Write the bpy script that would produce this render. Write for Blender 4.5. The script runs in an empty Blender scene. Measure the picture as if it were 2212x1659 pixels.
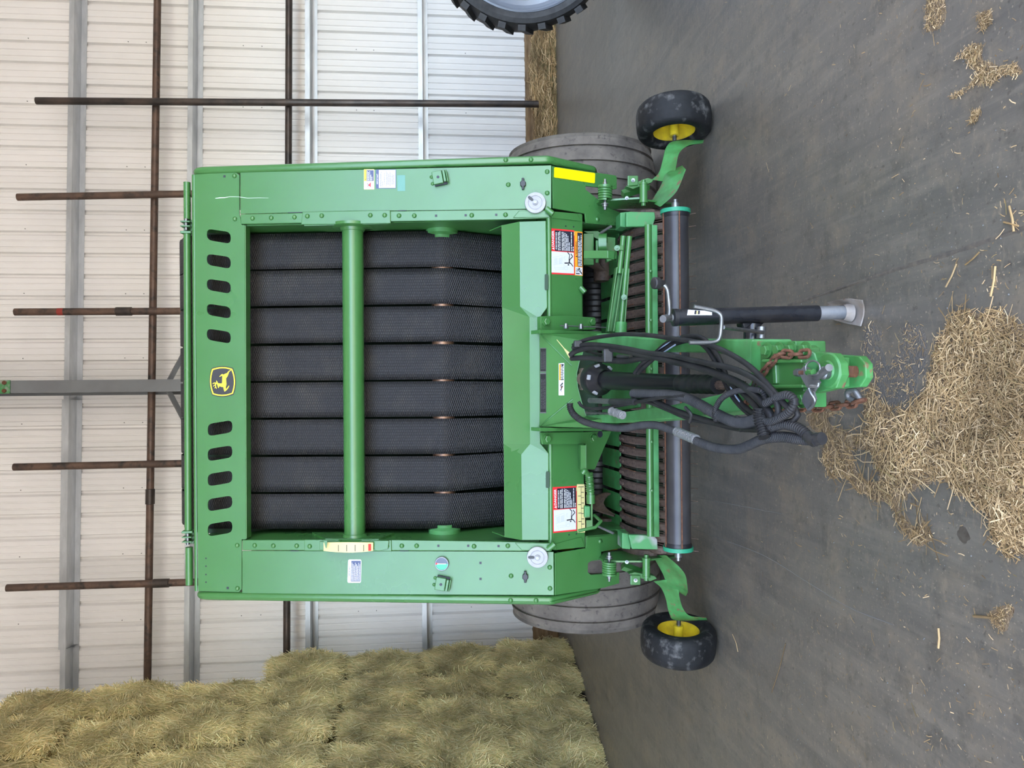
import bpy, bmesh, math, random
import numpy as np
from mathutils import Vector, Matrix, noise
from mathutils.geometry import tessellate_polygon

R = math.radians
V = Vector
random.seed(7)
SC = bpy.context.scene
COL = SC.collection

# ------------------------------------------------------------------ camera
FPX, CX, CY = 1640.0, 1106.0, 829.5          # focal length / principal point in 2212x1659 pixels
CAM = V((0.0, 0.0, 1.5))
TH, RO = R(5.7), R(0.5)                      # pitch down, small roll on top of the quarter turn
FW = V((0, math.cos(TH), -math.sin(TH)))
U0 = V((0, math.sin(TH), math.cos(TH)))
RT = V((1, 0, 0)) * math.cos(RO) - U0 * math.sin(RO)
UP = U0 * math.cos(RO) + V((1, 0, 0)) * math.sin(RO)
cam_data = bpy.data.cameras.new('camera')
cam_data.sensor_width = 36.0
cam_data.lens = FPX / 2212.0 * 36.0
cam_data.clip_end = 500
cam = bpy.data.objects.new('camera', cam_data)
COL.objects.link(cam)
# the photograph is stored on its side: picture right = world down, picture top = world right
cam.matrix_world = Matrix((( -UP.x, RT.x, -FW.x, CAM.x), (-UP.y, RT.y, -FW.y, CAM.y), (-UP.z, RT.z, -FW.z, CAM.z), (0, 0, 0, 1)))
SC.camera = cam

# ------------------------------------------------------------------ sky, sun, exposure
SUN_EL, SUN_AZ = 78.0, 180.0                # high midday sun: the roof keeps it off the floor, the yard in front is sunlit
w = bpy.data.worlds.new('sky'); SC.world = w; w.use_nodes = True
nt = w.node_tree; bg = nt.nodes['Background']
sky = nt.nodes.new('ShaderNodeTexSky'); sky.sky_type = 'NISHITA'; sky.sun_disc = False
sky.sun_elevation = R(SUN_EL); sky.sun_rotation = R(SUN_AZ); sky.air_density = 1.0; sky.dust_density = 2.0; sky.ozone_density = 1.0
hs = nt.nodes.new('ShaderNodeHueSaturation'); hs.inputs['Saturation'].default_value = 0.85
nt.links.new(sky.outputs[0], hs.inputs['Color']); nt.links.new(hs.outputs[0], bg.inputs[0]); bg.inputs[1].default_value = 1.45
sl = bpy.data.lights.new('sun', 'SUN'); sl.energy = 17.0; sl.angle = R(0.6); sl.color = (1.0, 0.95, 0.87)
so = bpy.data.objects.new('sun', sl); COL.objects.link(so)
sdir = V((math.sin(R(SUN_AZ)) * math.cos(R(SUN_EL)), math.cos(R(SUN_AZ)) * math.cos(R(SUN_EL)), math.sin(R(SUN_EL))))
so.rotation_euler = sdir.to_track_quat('Z', 'Y').to_euler(); so.location = (0, 0, 20)
SC.view_settings.view_transform = 'Standard'; SC.view_settings.look = 'None'
SC.view_settings.gamma = 1.0; SC.view_settings.use_curve_mapping = False
SC.view_settings.exposure = 0.14
SC.cycles.max_bounces = 5; SC.cycles.diffuse_bounces = 4; SC.cycles.glossy_bounces = 2
SC.cycles.caustics_reflective = False; SC.cycles.caustics_refractive = False; SC.cycles.use_adaptive_sampling = True; SC.cycles.adaptive_threshold = 0.09; SC.cycles.adaptive_min_samples = 16; SC.cycles.use_light_tree = False

# ------------------------------------------------------------------ geometry helpers
def ray(X, Y): return FW - UP * ((X - CX) / FPX) + RT * ((CY - Y) / FPX)
class Pl:
    def __init__(s, p, n): s.p = V(p); s.n = V(n).normalized()
    def sh(s, o): return Pl(s.p + s.n * o, s.n)
def hit(X, Y, pl):
    d = ray(X, Y); return CAM + d * ((pl.p - CAM).dot(pl.n) / d.dot(pl.n))
def PY(y): return Pl((0, y, 0), (0, -1, 0))
def PZ(z): return Pl((0, 0, z), (0, 0, 1))
def PX(x): return Pl((x, 0, 0), (-1, 0, 0))
def hy(X, Y, y): return hit(X, Y, PY(y))

def catmull(pts, n):
    P = [V(p) for p in pts]; out = []
    P = [P[0] * 2 - P[1]] + P + [P[-1] * 2 - P[-2]]
    for i in range(1, len(P) - 2):
        a, b, c, d = P[i-1], P[i], P[i+1], P[i+2]
        for k in range(n):
            t = k / n
            out.append(0.5 * ((2*b) + (c-a)*t + (2*a-5*b+4*c-d)*t*t + (3*b-a-3*c+d)*t**3))
    out.append(P[-2]); return out

def resample(pts, step):
    L = [0]
    for a, b in zip(pts, pts[1:]): L.append(L[-1] + (b-a).length)
    n = max(2, int(L[-1] / step)); out = []; j = 0
    for i in range(n + 1):
        s = L[-1] * i / n
        while j < len(L) - 2 and L[j+1] < s: j += 1
        seg = L[j+1] - L[j]; t = (s - L[j]) / seg if seg > 1e-9 else 0
        out.append(pts[j].lerp(pts[j+1], t))
    return out

def frame_of(d):
    d = d.normalized(); a = V((0, 0, 1)) if abs(d.z) < 0.9 else V((1, 0, 0))
    x = d.cross(a).normalized(); y = x.cross(d).normalized()
    return x, y, d

class MB:
    def __init__(s): s.v = []; s.f = []; s.uv = None
    def add(s, vs, fs):
        o = len(s.v); s.v += [V(p) for p in vs]; s.f += [tuple(i + o for i in f) for f in fs]
    def prism(s, pts, vec, holes=()):
        vec = V(vec); loops = [list(pts)] + [list(h) for h in holes]
        flat = [V(p) for l in loops for p in l]; n = len(flat)
        if holes:
            tris = tessellate_polygon([[V(p) for p in l] for l in loops])
            fr = [tuple(t) for t in tris]
        else: fr = [tuple(range(n))]
        fs = list(fr) + [tuple(i + n for i in reversed(f)) for f in fr]; o = 0
        for l in loops:
            m = len(l)
            for i in range(m):
                a, b = o + i, o + (i + 1) % m; fs.append((a, a + n, b + n, b))
            o += m
        s.add(flat + [p + vec for p in flat], fs); return s
    def box(s, c, size, ax=None):
        c = V(c); ax = ax or (V((1,0,0)), V((0,1,0)), V((0,0,1))); h = [ax[i] * (size[i] / 2) for i in range(3)]
        vs = [c + h[0]*i + h[1]*j + h[2]*k for k in (-1,1) for j in (-1,1) for i in (-1,1)]
        s.add(vs, [(0,1,3,2),(4,6,7,5),(0,4,5,1),(2,3,7,6),(0,2,6,4),(1,5,7,3)]); return s
    def tube(s, path, r, seg=10, caps=True, scale=None):
        path = [V(p) for p in path]; n = len(path); rs = r if isinstance(r, (list, tuple)) else [r] * n
        d0 = (path[1] - path[0]); x, y, _ = frame_of(d0); rings = []
        for i, p in enumerate(path):
            d = (path[min(i+1, n-1)] - path[max(i-1, 0)])
            if d.length < 1e-9: d = d0
            d.normalize(); x = (x - d * x.dot(d)).normalized(); y = d.cross(x)
            rings += [p + (x * math.cos(2*math.pi*k/seg) + y * math.sin(2*math.pi*k/seg)) * rs[i] for k in range(seg)]
        fs = []
        for i in range(n - 1):
            for k in range(seg):
                a = i*seg + k; b = i*seg + (k+1) % seg; fs.append((a, b, b+seg, a+seg))
        if caps: fs += [tuple(range(seg-1, -1, -1)), tuple((n-1)*seg + k for k in range(seg))]
        s.add(rings, fs); return s
    def cyl(s, a, b, r, seg=20, r2=None): return s.tube([a, b], [r, r2 if r2 is not None else r], seg)
    def lathe(s, c, axis, prof, seg=32, caps=False):
        c = V(c); x, y, d = frame_of(V(axis)); vs = []; fs = []; n = len(prof)
        for a, r in prof:
            for k in range(seg):
                t = 2*math.pi*k/seg; vs.append(c + d*a + (x*math.cos(t) + y*math.sin(t))*r)
        for i in range(n-1):
            for k in range(seg):
                a = i*seg+k; b = i*seg+(k+1) % seg; fs.append((a, b, b+seg, a+seg))
        if caps: fs += [tuple(range(seg-1, -1, -1)), tuple((n-1)*seg+k for k in range(seg))]
        s.add(vs, fs); return s
    def grid(s, rows):                       # rows of equal length -> sheet
        n = len(rows[0]); o = []
        for r in rows: o += r
        s.add(o, [(i*n+j, i*n+j+1, (i+1)*n+j+1, (i+1)*n+j) for i in range(len(rows)-1) for j in range(n-1)]); return s
    def solid(s, rows, vec):                 # sheet with thickness
        n = len(rows[0]); m = len(rows); vec = V(vec); A = [V(p) for r in rows for p in r]; N = n*m
        fs = [(i*n+j, i*n+j+1, (i+1)*n+j+1, (i+1)*n+j) for i in range(m-1) for j in range(n-1)]
        fs += [tuple(N + q for q in reversed(f)) for f in fs]
        ed = [(j, j+1) for j in range(n-1)] + [((m-1)*n+j+1, (m-1)*n+j) for j in range(n-1)] + [((i+1)*n, i*n) for i in range(m-1)] + [(i*n+n-1, (i+1)*n+n-1) for i in range(m-1)]
        fs += [(b, a, a+N, b+N) for a, b in ed]
        s.add(A + [p + vec for p in A], fs); return s
    def mesh(s, name, mat=None, smooth=False, fix=True):
        me = bpy.data.meshes.new(name); me.from_pydata([tuple(p) for p in s.v], [], s.f)
        if fix:
            bm = bmesh.new(); bm.from_mesh(me); bmesh.ops.recalc_face_normals(bm, faces=bm.faces); bm.to_mesh(me); bm.free()
        if smooth:
            me.polygons.foreach_set('use_smooth', [True] * len(me.polygons)); me.set_sharp_from_angle(angle=R(smooth if smooth > 1 else 40))
        if mat: me.materials.append(mat)
        me.update(); return me
    def build(s, name, mat, parent=None, bevel=0, smooth=False, fix=True, segs=2):
        o = link(name, s.mesh(name, mat, smooth, fix), parent)
        if bevel:
            b = o.modifiers.new('bevel', 'BEVEL'); b.width = bevel; b.segments = segs; b.limit_method = 'ANGLE'; b.angle_limit = R(35)
        return o

ROOTLOC = {}
def link(name, me, parent=None, mw=None):
    o = bpy.data.objects.new(name, me); COL.objects.link(o)
    if parent is not None:
        o.parent = parent
        if parent.name in ROOTLOC: o.matrix_parent_inverse = Matrix.Translation(-ROOTLOC[parent.name])
    if mw is not None: o.matrix_basis = mw
    return o
def tag(o, label=None, cat=None, group=None, kind=None):
    if label: o['label'] = label
    if cat: o['category'] = cat
    if group: o['group'] = group
    if kind: o['kind'] = kind
    return o
def root(name, loc, label, cat, group=None):
    o = bpy.data.objects.new(name, None); COL.objects.link(o); o.location = loc; o.empty_display_size = 0.2
    ROOTLOC[o.name] = V(loc); return tag(o, label, cat, group)

# ------------------------------------------------------------------ materials (all node based)
def srgb(r, g, b):
    f = lambda c: (c/255/12.92 if c/255 <= 0.04045 else ((c/255 + 0.055)/1.055)**2.4)
    return (f(r), f(g), f(b), 1)
def material(name, col, rough=0.5, metal=0.0, col2=None, scale=8.0, amount=(0.35, 0.65), bump=0.0, bscale=60.0, spec=0.5, rvar=0.0, col3=None, scale3=40.0, amount3=(0.6, 0.7), stretch=None, coat=0.0):
    m = bpy.data.materials.new(name); m.use_nodes = True; t = m.node_tree; b = t.nodes['Principled BSDF']
    N = t.nodes.new; L = t.links.new
    b.inputs['Base Color'].default_value = col; b.inputs['Roughness'].default_value = rough; b.inputs['Metallic'].default_value = metal
    b.inputs['Specular IOR Level'].default_value = spec
    if coat: b.inputs['Coat Weight'].default_value = coat; b.inputs['Coat Roughness'].default_value = 0.12
    tc = N('ShaderNodeTexCoord'); vec = tc.outputs['Object']
    if stretch:
        mp = N('ShaderNodeMapping'); mp.inputs['Scale'].default_value = stretch; L(vec, mp.inputs[0]); vec = mp.outputs[0]
    def nz(sc, lo, hi, detail=3):
        n = N('ShaderNodeTexNoise'); n.inputs['Scale'].default_value = sc; n.inputs['Detail'].default_value = detail; n.inputs['Roughness'].default_value = 0.6; L(vec, n.inputs['Vector'])
        r = N('ShaderNodeMapRange'); r.inputs[1].default_value = lo; r.inputs[2].default_value = hi; L(n.outputs['Fac'], r.inputs[0]); return r.outputs[0]
    cur = None
    if col2:
        mx = N('ShaderNodeMix'); mx.data_type = 'RGBA'; L(nz(scale, *amount), mx.inputs[0]); mx.inputs[6].default_value = col; mx.inputs[7].default_value = col2; cur = mx.outputs[2]
    if col3:
        mx = N('ShaderNodeMix'); mx.data_type = 'RGBA'; L(nz(scale3, *amount3), mx.inputs[0])
        if cur: L(cur, mx.inputs[6])
        else: mx.inputs[6].default_value = col
        mx.inputs[7].default_value = col3; cur = mx.outputs[2]
    if cur: L(cur, b.inputs['Base Color'])
    if rvar:
        r = N('ShaderNodeMapRange'); r.inputs[3].default_value = max(0.02, rough - rvar); r.inputs[4].default_value = rough + rvar; L(nz(scale * 0.7, 0.35, 0.65), r.inputs[0]); L(r.outputs[0], b.inputs['Roughness'])
    if bump:
        n = N('ShaderNodeTexNoise'); n.inputs['Scale'].default_value = bscale; n.inputs['Detail'].default_value = 4; L(vec, n.inputs['Vector'])
        bp = N('ShaderNodeBump'); bp.inputs['Strength'].default_value = bump; bp.inputs['Distance'].default_value = 0.01; L(n.outputs['Fac'], bp.inputs['Height']); L(bp.outputs[0], b.inputs['Normal'])
    return m

G1 = (0.044, 0.158, 0.038, 1)
M = {}
M['green'] = material('green_paint', G1, 0.30, col2=(0.047, 0.168, 0.043, 1), scale=5, rvar=0.03, bump=0.004, bscale=5, spec=0.75)
M['green_dust'] = material('dusty_green_paint', G1, 0.45, col2=(0.0938, 0.3240, 0.1125, 1), scale=6, rvar=0.08, col3=(0.2000, 0.2400, 0.1500, 1), scale3=14, amount3=(0.6, 0.95))
M['green_worn'] = material('worn_green_paint', G1, 0.42, col2=(0.0672, 0.2860, 0.0840, 1), scale=9, col3=(0.1792, 0.0990, 0.0560, 1), scale3=22, amount3=(0.62, 0.70), rvar=0.08)
M['green_bare'] = material('rubbed_green_steel', (0.06, 0.24, 0.08, 1), 0.45, col2=(0.33, 0.33, 0.31, 1), scale=5, amount=(0.5, 0.6), col3=(0.2, 0.13, 0.09, 1), scale3=11, amount3=(0.6, 0.75))
M['ring_green'] = material('green_rubber', (0.02, 0.26, 0.14, 1), 0.5)
M['shade_inside'] = material('interior_shade_green', (0.02, 0.05, 0.025, 1), 0.7)  # near-black green, shade inside the baler put into the colour
M['black_rubber'] = material('black_rubber', (0.0132, 0.0133, 0.0143, 1), 0.45, col2=(0.0270, 0.0261, 0.0275, 1), scale=20)
M['hose'] = material('hose_rubber', (0.0110, 0.0109, 0.0120, 1), 0.55, spec=0.3, col2=(0.0248, 0.0234, 0.0240, 1), scale=14)
M['black_paint'] = material('black_paint', (0.010, 0.011, 0.015, 1), 0.22, rvar=0.08, scale=12, col2=(0.02, 0.02, 0.022, 1))
M['black_plastic'] = material('black_plastic', (0.012, 0.012, 0.014, 1), 0.38)
M['zinc'] = material('zinc_plated_steel', (0.27, 0.275, 0.28, 1), 0.36, 0.85, col2=(0.19, 0.195, 0.20, 1), scale=30)
M['grey_steel'] = material('dull_grey_steel', (0.1400, 0.1435, 0.1470, 1), 0.5, 0.6, col2=(0.1890, 0.1890, 0.1890, 1), scale=25)
M['rust'] = material('rusty_iron', (0.0825, 0.0324, 0.0173, 1), 0.8, col2=(0.1500, 0.0612, 0.0288, 1), scale=45, bump=0.3, bscale=120)
M['rust_band'] = material('worn_rusty_steel', (0.085, 0.055, 0.042, 1), 0.6, col2=(0.16, 0.11, 0.085, 1), scale=16, col3=(0.05, 0.035, 0.03, 1), scale3=60, amount3=(0.5, 0.7), rvar=0.1)
M['roller_worn'] = material('worn_copper_brown_roller', (0.30, 0.17, 0.10, 1), 0.4, 0.5, col2=(0.16, 0.09, 0.06, 1), scale=30)
M['yellow'] = material('yellow_paint', (0.80, 0.60, 0.02, 1), 0.4, col2=(0.62, 0.44, 0.03, 1), scale=18)
M['reflector'] = material('yellow_reflective_film', (0.95, 0.72, 0.0, 1), 0.35, col2=(0.90, 0.62, 0.0, 1), scale=120)
M['cream'] = material('pale_yellow_plastic', (0.7052, 0.6068, 0.2788, 1), 0.45)
M['white'] = material('white_print', (0.6240, 0.6318, 0.6552, 1), 0.5)
M['white_plastic'] = material('white_plastic', (0.3457, 0.3457, 0.3660, 1), 0.4, col2=(0.3011, 0.2955, 0.3021, 1), scale=40)
M['red'] = material('red_print', (0.72, 0.03, 0.035, 1), 0.45)
M['orange'] = material('orange_print', (0.95, 0.32, 0.02, 1), 0.45)
M['navy'] = material('dark_print', (0.018, 0.018, 0.03, 1), 0.45)
M['slate'] = material('slate_blue_print', (0.06, 0.08, 0.18, 1), 0.45)
M['pale_line'] = material('pale_grey_print', (0.45, 0.50, 0.58, 1), 0.5)
M['logo_yellow'] = material('emblem_yellow', (0.95, 0.78, 0.04, 1), 0.45)
M['logo_black'] = material('emblem_black', (0.028, 0.026, 0.03, 1), 0.45)
M['teal_patch'] = material('pale_teal_film', (0.10, 0.27, 0.22, 1), 0.4)
M['tape'] = material('silver_grey_tape', (0.2520, 0.2520, 0.2580, 1), 0.35, 0.4, bump=0.6, bscale=90)
M['bare_foot'] = material('weathered_pale_steel', (0.2604, 0.2160, 0.1798, 1), 0.6, 0.1, col2=(0.3100, 0.2820, 0.2610, 1), scale=16, col3=(0.1426, 0.0660, 0.0348, 1), scale3=28, amount3=(0.62, 0.75))
M['jack_chrome'] = material('galvanised_tube', (0.2940, 0.3150, 0.3500, 1), 0.38, 0.7, col2=(0.4200, 0.4200, 0.4340, 1), scale=18, col3=(0.1890, 0.0770, 0.0350, 1), scale3=20, amount3=(0.66, 0.72))
M['tyre'] = material('dusty_grey_tyre', (0.0999, 0.0845, 0.0723, 1), 0.8, col2=(0.1756, 0.1499, 0.1261, 1), scale=7, col3=(0.0303, 0.0267, 0.0247, 1), scale3=26, amount3=(0.58, 0.8), bump=0.15, bscale=140)
M['tyre_dark'] = material('dark_tyre', (0.0045, 0.0046, 0.005, 1), 0.66, col2=(0.013, 0.0132, 0.014, 1), scale=9, col3=(0.13, 0.126, 0.12, 1), scale3=17, amount3=(0.55, 0.82), bump=0.1, bscale=120, spec=0.35)
M['tyre_black'] = material('black_tractor_tyre', (0.012, 0.013, 0.015, 1), 0.6, col2=(0.035, 0.035, 0.037, 1), scale=12)
M['rim_grey'] = material('silver_grey_rim', (0.2090, 0.2310, 0.2750, 1), 0.32, 0.3)
M['groove'] = material('tyre_groove', (0.04, 0.04, 0.042, 1), 0.9)
M['pipe'] = material('rusty_brown_pipe', (0.085, 0.055, 0.042, 1), 0.5, 0.2, col2=(0.14, 0.085, 0.06, 1), scale=6, col3=(0.03, 0.025, 0.022, 1), scale3=9, amount3=(0.5, 0.7), rvar=0.1)
M['pipe_dark'] = material('dark_steel_pipe', (0.030, 0.026, 0.024, 1), 0.38, 0.3, col2=(0.075, 0.055, 0.045, 1), scale=5, rvar=0.1)
M['column'] = material('grey_steel_column', (0.17, 0.18, 0.19, 1), 0.5, col2=(0.145, 0.15, 0.16, 1), scale=3)
M['galv'] = material('galvanised_girt', (0.56, 0.58, 0.60, 1), 0.42, 0.55, col2=(0.46, 0.48, 0.50, 1), scale=12, stretch=(0.3, 1, 1))
M['wall'] = material('white_painted_sheet', (0.84, 0.825, 0.81, 1), 0.45, col2=(0.80, 0.785, 0.765, 1), scale=1.2)
M['wood'] = material('dirty_brown_timber', (0.20, 0.115, 0.05, 1), 0.8, col2=(0.30, 0.20, 0.11, 1), scale=9, stretch=(0.4, 3, 3), col3=(0.11, 0.065, 0.03, 1), scale3=5, amount3=(0.5, 0.7))
# ================================================================== the shed
WYAW = R(2.7)
WE = V((math.cos(WYAW), math.sin(WYAW), 0))            # along the back wall, to the right
WN = V((math.sin(WYAW), -math.cos(WYAW), 0))           # out of the wall towards the room
WP = V((3.6, 9.8, 0))
def wall_pl(o=0.0): return Pl(WP + WN * o, WN)
def wpt(s, z, o=0.0): return WP + WE * s + WN * o + V((0, 0, z))
def wcoord(p): return (p - WP).dot(WE), p.z

# floor
def floor_material():
    m = bpy.data.materials.new('grey_packed_floor'); m.use_nodes = True; t = m.node_tree; b = t.nodes['Principled BSDF']; N = t.nodes.new; L = t.links.new
    tc = N('ShaderNodeTexCoord')
    def noise(sc, lo, hi, mp=None, detail=6, rough=0.62):
        n = N('ShaderNodeTexNoise'); n.inputs['Scale'].default_value = sc; n.inputs['Detail'].default_value = detail; n.inputs['Roughness'].default_value = rough
        src = tc.outputs['Object']
        if mp:
            q = N('ShaderNodeMapping'); q.inputs['Rotation'].default_value = (0, 0, R(mp[0])); q.inputs['Scale'].default_value = mp[1]; L(src, q.inputs[0]); src = q.outputs[0]
        L(src, n.inputs['Vector']); r = N('ShaderNodeMapRange'); r.inputs[1].default_value = lo; r.inputs[2].default_value = hi; L(n.outputs['Fac'], r.inputs[0]); return r.outputs[0]
    def mix(fac, a, c, k=1.0):
        mx = N('ShaderNodeMix'); mx.data_type = 'RGBA'
        if k != 1.0:
            q = N('ShaderNodeMath'); q.operation = 'MULTIPLY'; q.inputs[1].default_value = k; L(fac, q.inputs[0]); fac = q.outputs[0]
        L(fac, mx.inputs[0])
        if isinstance(a, tuple): mx.inputs[6].default_value = a
        else: L(a, mx.inputs[6])
        if isinstance(c, tuple): mx.inputs[7].default_value = c
        else: L(c, mx.inputs[7])
        return mx.outputs[2]
    c = mix(noise(0.9, 0.35, 0.65), (0.1154, 0.1039, 0.0884, 1), (0.1463, 0.1283, 0.1034, 1))
    c = mix(noise(3.2, 0.50, 0.66, None, 5, 0.72), c, (0.1957, 0.1573, 0.1121, 1), 0.75)          # pale dust
    c = mix(noise(2.0, 0.48, 0.66, (32, (5.0, 0.5, 1)), 5, 0.7), c, (0.0762, 0.0711, 0.0632, 1), 0.50)   # dragged dark streaks
    c = mix(noise(2.6, 0.50, 0.66, (-24, (6.5, 0.6, 1)), 5, 0.7), c, (0.1833, 0.1593, 0.1264, 1), 0.65)  # pale scuffs
    c = mix(noise(8.0, 0.53, 0.64, None, 5, 0.72), c, (0.0845, 0.0749, 0.0616, 1), 0.60)
    c = mix(noise(14.0, 0.56, 0.66, (70, (1.0, 2.6, 1)), 4, 0.72), c, (0.2060, 0.1686, 0.1225, 1), 0.55)
    c = mix(noise(75.0, 0.635, 0.70, None, 2), c, (0.3090, 0.2574, 0.1855, 1), 0.65)               # chaff specks
    c = mix(noise(38.0, 0.62, 0.70, None, 3), c, (0.0618, 0.0524, 0.0410, 1), 0.65)
    L(c, b.inputs['Base Color']); b.inputs['Roughness'].default_value = 0.42; b.inputs['Specular IOR Level'].default_value = 0.5
    n = N('ShaderNodeTexNoise'); n.inputs['Scale'].default_value = 22; n.inputs['Detail'].default_value = 6; L(tc.outputs['Object'], n.inputs['Vector'])
    bp = N('ShaderNodeBump'); bp.inputs['Strength'].default_value = 0.25; bp.inputs['Distance'].default_value = 0.006; L(n.outputs['Fac'], bp.inputs['Height']); L(bp.outputs[0], b.inputs['Normal'])
    return m
M['floor'] = floor_material()
fl = MB().prism([(-6.2, -1.8, 0), (12, -1.8, 0), (12, 11.5, 0), (-6.2, 11.5, 0)], (0, 0, -0.15)).build('floor', M['floor'])
tag(fl, 'grey packed floor of the shed', kind='structure')
M['yard'] = material('sunlit_tan_yard', (0.39, 0.35, 0.295, 1), 0.9, col2=(0.33, 0.30, 0.255, 1), scale=0.8)
yd = MB().prism([(-60, -80, -0.01), (60, -80, -0.01), (60, -1.8, -0.01), (-60, -1.8, -0.01)], (0, 0, -0.15)).build('ground', M['yard'])
tag(yd, 'tan yard in front of the open shed', kind='structure')

# floor joint with dirt in it
def floor_strip(name, px, wid, mat, h=0.002):
    pts = resample(catmull([hit(X, Y, PZ(0)) for X, Y in px], 6), 0.05); rows = []
    for i, p in enumerate(pts):
        d = (pts[min(i+1, len(pts)-1)] - pts[max(i-1, 0)]).normalized(); s = V((-d.y, d.x, 0))
        k = wid * (0.6 + 0.8 * noise.noise(p * 9 + V((3, 1, 0)))**2 + 0.25 * random.random())
        rows.append([p - s * k + V((0, 0, h * 0.2)), p + V((0, 0, h)), p + s * k + V((0, 0, h * 0.2))])
    return MB().grid(rows).build(name, mat, fl, fix=False)
M['joint'] = material('dirt_filled_joint', (0.0760, 0.0656, 0.0544, 1), 0.9, col2=(0.1360, 0.1120, 0.0840, 1), scale=30)
floor_strip('joint', [(1702, 660), (1800, 628), (1936, 582), (2060, 545), (2190, 500), (2330, 455)], 0.008, M['joint'])
M['crack'] = material('pale_hairline', (0.150, 0.142, 0.13, 1), 0.9)
floor_strip('joint', [(1500, 1142), (1560, 1165), (1650, 1200), (1740, 1255), (1830, 1310), (1930, 1350)], 0.0022, M['crack'], 0.001)
floor_strip('joint', [(1505, 1075), (1600, 1093), (1690, 1110)], 0.002, M['crack'], 0.001)

# back wall: sheets with grooved ribs, each sheet its own piece
PITCH = 0.262
wb = bpy.data.objects.new('wall_back', None); COL.objects.link(wb); tag(wb, 'white ribbed sheet metal back wall', kind='structure')
prof = []
for k in range(3):
    o = k * PITCH
    prof += [(o, 0), (o + 0.022, 0.045), (o + 0.046, 0.045), (o + 0.058, 0.0), (o + 0.105, 0.0), (o + 0.111, 0.010), (o + 0.121, 0.010), (o + 0.127, 0.0), (o + 0.185, 0.0), (o + 0.191, 0.010), (o + 0.201, 0.010), (o + 0.207, 0.0)]
prof.append((3 * PITCH, 0))
sheet = MB(); z0, z1 = 0.30, 8.2
rows = [[WE * x - WN * d + V((0, 0, z)) for x, d in prof] for z in (z0, z1)]
sheet.solid(rows, WN * -0.002); sheet_me = sheet.mesh('sheet', M['wall'])
s = -10.4
while s < 6.0:
    link('sheet', sheet_me, wb, Matrix.Translation(WP + WE * s)); s += 3 * PITCH
# screws holding the sheets to the girts
scr = MB()
GIRTV = [158, 416, 669, 913]
girt_z = [hit(X, 200, wall_pl(0.2)).z for X in GIRTV]
for gz in girt_z:
    for dz in (-0.55, 0.62):
        for i in range(60):
            s = -10.4 + i * PITCH + 0.08
            if i % 3 == 0: scr.cyl(wpt(s, gz + dz, 0), wpt(s, gz + dz, 0.006), 0.006, 6)
o = scr.build('screw', M['grey_steel'], wb); o['kind'] = 'stuff'
# girts: Z sections, inner flange up, outer flange down
for gz in girt_z:
    p = [(0.003, -0.065), (0.003, 0.0), (0.2, 0.0), (0.2, 0.058), (0.197, 0.058), (0.197, 0.004), (0.007, 0.004), (0.007, -0.065)]
    g = MB().prism([wpt(-10.4, gz + b, a) for a, b in p], WE * 16.4).build('girt', M['galv'], wb)
gz = girt_z[0]     # doubled lap on the top girt
for sx in (-4.35,):
    p = [(-0.001 + 0.2, -0.004), (0.206, -0.004), (0.206, 0.075), (0.2015, 0.075), (0.2015, 0.0), (0.008, 0.0), (0.008, -0.062), (0.004, -0.062), (0.004, -0.004)]
    MB().prism([wpt(sx - 2.3, gz + b, a) for a, b in p], WE * 2.9).build('girt_splice', M['galv'], wb)
# timber sill along the bottom of the wall
sb = hit(1155, 250, wall_pl(0.05)).z; stp = hit(1136, 250, wall_pl(0.05)).z
o = MB().box(wpt(-2, (0 + stp) / 2, -0.02), (16.8, 0.14, stp), (WE, WN, V((0, 0, 1)))).build('sill_board', M['wood'], wb, bevel=0.006)
tag(o, 'dirty brown timber sill board')
# side walls and roof (outside the frame)
def structure(name, mb, mat, label): return tag(mb.build(name, mat), label, kind='structure')
structure('wall_left', MB().box((-6.2, 4.2, 4.1), (0.06, 12.0, 8.2)), M['wall'], 'white side wall behind the hay')
structure('wall_right', MB().box((12.0, 4.4, 4.1), (0.06, 12.4, 8.2)), M['wall'], 'white side wall beyond the tractor')
M['roof'] = material('white_roof_liner', (0.62, 0.60, 0.57, 1), 0.6)
structure('ceiling', MB().box((2.9, 4.8, 8.05), (18.4, 13.2, 0.08)), M['roof'], 'pale roof lining of the shed')

structure('wall_header_added', MB().box((2.9, -1.7, 6.78), (18.4, 0.12, 2.64)), M['wall'], 'added unseen header wall that cuts sky light on the upper baler')  # unseen, added to block high sky light and reflections on the upper panels

# ------------------------------------------------------------------ steel column of the frame
cp = wall_pl(0.62); a = hit(-40, 833, cp); b_ = hit(470, 835, cp)
cs = (wcoord(a)[0] + wcoord(b_)[0]) / 2
col_root = root('steel_column', wpt(cs, 0, 0.4), 'grey painted steel column behind the baler with bolted joint at its head', 'column')
col_root['kind'] = 'structure'
fw_ = (846 - 821) / FPX * 9.3
ax = (WE, WN, V((0, 0, 1)))
MB().box(wpt(cs, 3.75, 0.62), (fw_, 0.012, 7.5), ax).build('front_flange', M['column'], col_root, bevel=0.003)
MB().box(wpt(cs, 3.75, 0.42), (0.010, 0.39, 7.5), ax).build('web', M['column'], col_root)
MB().box(wpt(cs, 3.75, 0.22), (fw_ * 1.25, 0.012, 7.5), ax).build('back_flange', M['column'], col_root)
zt = hit(8, 833, cp).z
MB().box(wpt(cs, zt + 0.4, 0.632), (fw_ + 0.01, 0.014, 0.95), ax).build('joint_plate', M['green_bare'], col_root, bevel=0.002)
for dz in (-0.02,):
    for dx in (-0.045, 0.045):
        MB().lathe(wpt(cs + dx, zt + dz, 0.64), WN, [(0, 0.024), (0.016, 0.024), (0.016, 0.0)], 6).build('bolt', M['rust'], col_root)
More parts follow.
